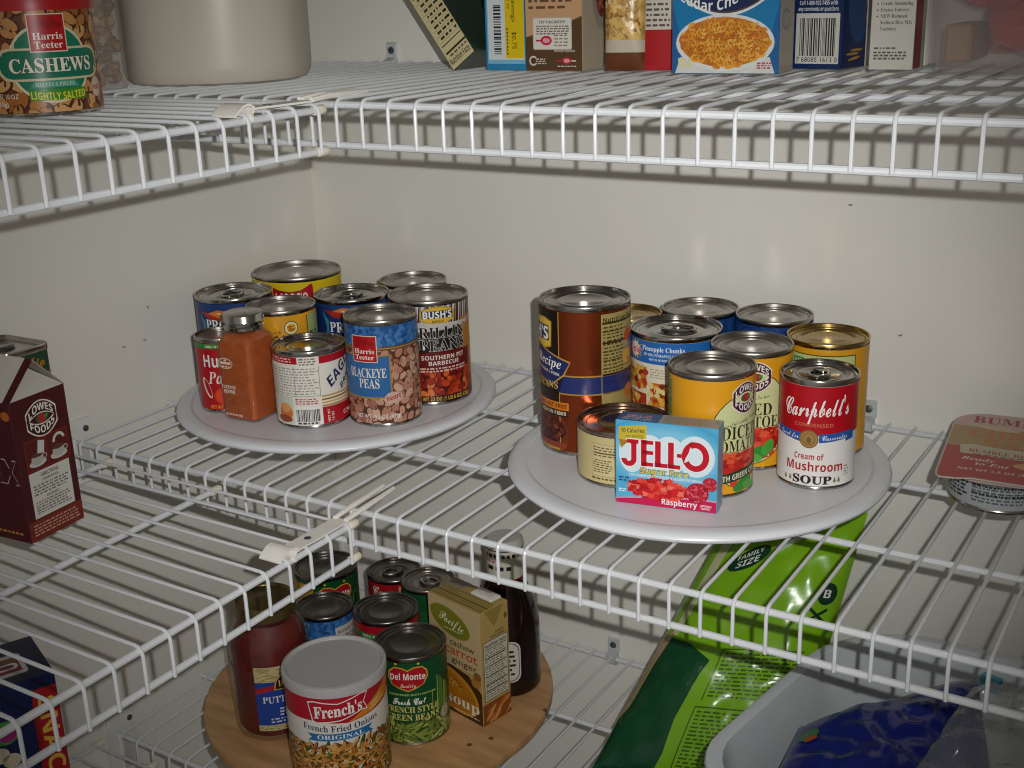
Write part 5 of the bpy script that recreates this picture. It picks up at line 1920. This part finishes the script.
for (u0, u1, v0, k0) in ((.42, .88, .47, 12), (.40, .84, .25, 15)):
    for k in range(k0):
        v = v0 - k * .0145
        x = u0 + .02
        while x < u1:
            w = rn.uniform(.012, .05)
            l.rect(x, v, min(x + w, u1), v + .006, '3c5c10', 2)
            x += w + .012
    l.line([(u0, v0 + .02), (u0, v0 - k0 * .0145)], .006, '3c5c10', 2)
    l.line([(u0, v0 + .02), (u1, v0 + .02)], .005, '3c5c10', 2)
l.emit(mb, lambda s, t, e: tuple(sf(s, t, 1, .8 + e)), .03, .02, .12)
root = thing('chip_bag', 'crumpled lime and dark green snack bag leaning on the back wall beside the white tub', 'bag', (600, -150, LOW + 1.5))
o = mb.build('bag_film', root, ang=180)
o.location = (-600 * K, 150 * K, -(LOW + 1.5) * K)
mb = MB()
p0, p1 = Vector(sf(.49, .865, 1, 3)), Vector(sf(.72, .945, 1, 3))
dv = (p1 - p0).normalized()
u_ = Vector((0, -.5, .85))
n_ = dv.cross(u_).normalized() * -2.2
pts = []
for p in (p0, p1):
    for sg in (-1, 1):
        for k in (0, 1):
            pts.append(tuple(p + u_ * sg * 7 + n_ * (k - .5)))
mb.add(pts, [(0, 2, 3, 1), (4, 5, 7, 6), (0, 4, 6, 2), (1, 3, 7, 5), (0, 1, 5, 4), (2, 6, 7, 3)], mat('pale_grey_clip_plastic', 'c4c8c0', rough=.35, var=.03, vscale=50))
mb.build('bag_clip', root, loc=(-600, 150, -(LOW + 1.5)))

# tub
TUB = mat('white_tub_plastic', 'c4c9cb', rough=.32, var=.02, vscale=10)
root = thing('plastic_tub', 'white plastic tub on the lower shelf holding blue and clear bags', 'tub', (914, -270, LOW + 1.5))
tx, ty, hh = 172, 160, 182
mb = MB()


def tr(g, z, r):
    return [(x * (1 + .30 * (ty - y) / (2 * ty)), y, z_) for x, y, z_ in rr2(-tx + g, tx - g, -ty + g, ty - g, r, z, 10)]


mb.loft([tr(30, 1, 50), tr(26, 3, 56), tr(22, 12, 60), tr(3, hh - 8, 84), tr(2.5, hh - 5, 84)], TUB, True, False)
mb.loft([tr(2.5, hh - 5, 84), tr(-3, hh - 6, 88), tr(-5, hh - 3, 89), tr(-4, hh, 88), tr(-1, hh + 1, 87), tr(5, hh - .5, 83), tr(6.5, hh - 8, 82), tr(26, 14, 58), tr(30, 6, 54)], TUB, False, True)
mb.build('tub_body', root)

NAVY = mat('navy_bag_film', '101f6e', rough=.16, spec=.6, var=.12, vscale=14)
NV2 = mat('clear_bag_seam', '8a8c94', rough=.2, trans=.4, var=.05, vscale=20)
WHT = mat('white_bag_print', 'c8c0b4', rough=.3, var=.04, vscale=20)
zb_ = LOW + 12


def bluemat(s, t, side):
    if t > .93:
        return NV2
    if (t < .30 and .42 < s < .66 and t < .30 - abs(s - .54) * 1.2):
        return WHT
    return NAVY


mb, sf = pillow((752, -388, -192), (930, -336, -226), (866, -150, -170), (744, -270, -190), 52, bluemat, 40, 40, seed=2, crinkle=9, freq=.014)
l = Lab(.03, .97, .03, .97)
l.ell(.08, .70, .05, .09, '1c7a3c', 1.2, 10)
l.ell(.10, .62, .03, .03, 'c8501c', 1.4)
l.emit(mb, lambda s, t, e: tuple(sf(s, t, 1, 1 + e)), .04, .04, .12)
tag(mb.build('chip_bag', None, (0, 0, 0), ang=180), 'shiny navy blue snack bag lying in the white tub', 'bag')
CLR = clear('clear_bag_film', .14, 1.5, .07)
mb, sf = pillow((858, -352, -172), (960, -300, -178), (940, -196, -170), (872, -206, -172), 44, lambda s, t, d: CLR, 34, 34, seed=14, crinkle=14, freq=.03)
tag(mb.build('clear_plastic_bag', None, (0, 0, 26), ang=180), 'crumpled clear plastic bag beside the navy bag in the white tub', 'bag')
mb = MB()
mb.box(-9, -4, 0, 9, 4, 14, mat('sky_blue_clip', '5aa0c0', rough=.4, var=.03, vscale=50), 1)
tag(mb.build('bag_clip', None, (876, -138, -186), radians(-15)), 'small sky blue clip standing on the navy bag in the tub', 'clip')
RB = mat('red_brown_wrapper', '6e2a20', rough=.25, var=.25, vscale=60)
mb, sf = pillow((722, -408, -200), (752, -404, -200), (750, -376, -192), (722, -380, -192), 20, lambda s, t, d: RB, 14, 14, seed=6, crinkle=4, freq=.04)
l = Lab(.1, .9, .1, .9)
for k in range(8):
    l.line([(.2 + .08 * k, .3), (.26 + .08 * k, .8)], .03, 'd8d0c4', 1)
l.emit(mb, lambda s, t, e: tuple(sf(s, t, 1, 1 + e)), .08, .08, .12)
tag(mb.build('snack_wrapper', None, (0, 0, 0), ang=180), 'red brown snack wrapper at the front left of the white tub', 'wrapper')

# ------------------------------------------------------------------ camera flash, room light, camera
yaw, pit, rol = -0.563518, -0.317551, -0.033707
fw = Vector((sin(yaw) * cos(pit), cos(yaw) * cos(pit), sin(pit)))
rt = Vector((cos(yaw), -sin(yaw), 0))
up = rt.cross(fw)
r2 = rt * cos(rol) + up * sin(rol)
u2 = -rt * sin(rol) + up * cos(rol)
cd = bpy.data.cameras.new('camera')
cd.sensor_width = 36
cd.lens = 1209.48 / 1024 * 36
cd.clip_start = .02
cam = bpy.data.objects.new('camera', cd)
COL.objects.link(cam)
M = Matrix((r2, u2, -fw)).transposed().to_4x4()
M.translation = Vector(W(*CAM))
cam.matrix_world = M
SC.camera = cam

fd = bpy.data.lights.new('camera_flash', 'SPOT')
fd.energy = 35
fd.color = (1.0, 1.0, .985)
fd.shadow_soft_size = .0045
fd.spot_size = radians(62)
fd.spot_blend = 1.0
fl = bpy.data.objects.new('camera_flash', fd)
COL.objects.link(fl)
MF = Matrix((r2, u2, -fw)).transposed().to_4x4()
MF.translation = Vector(W(*CAM)) + r2 * .036 + u2 * .029
fl.matrix_world = MF @ Matrix.Rotation(radians(2.2), 4, 'Y')

wld = bpy.data.worlds.new('room_light')
SC.world = wld
wld.use_nodes = True
bg = wld.node_tree.nodes['Background']
bg.inputs['Color'].default_value = (1.0, .985, .94, 1)
bg.inputs['Strength'].default_value = .27

vs = SC.view_settings
SC.display_settings.display_device = 'sRGB'
vs.view_transform = 'Standard'
vs.look = 'None'
vs.exposure = 0.0
vs.gamma = 1.0
vs.use_curve_mapping = False
SC.cycles.max_bounces = 8
SC.cycles.transmission_bounces = 8
SC.cycles.caustics_reflective = True
SC.cycles.caustics_refractive = True
SC.cycles.use_denoising = True
SC.cycles.filter_width = 1.1
SC.cycles.blur_glossy = 0.0
SC.cycles.sample_clamp_indirect = 6.0
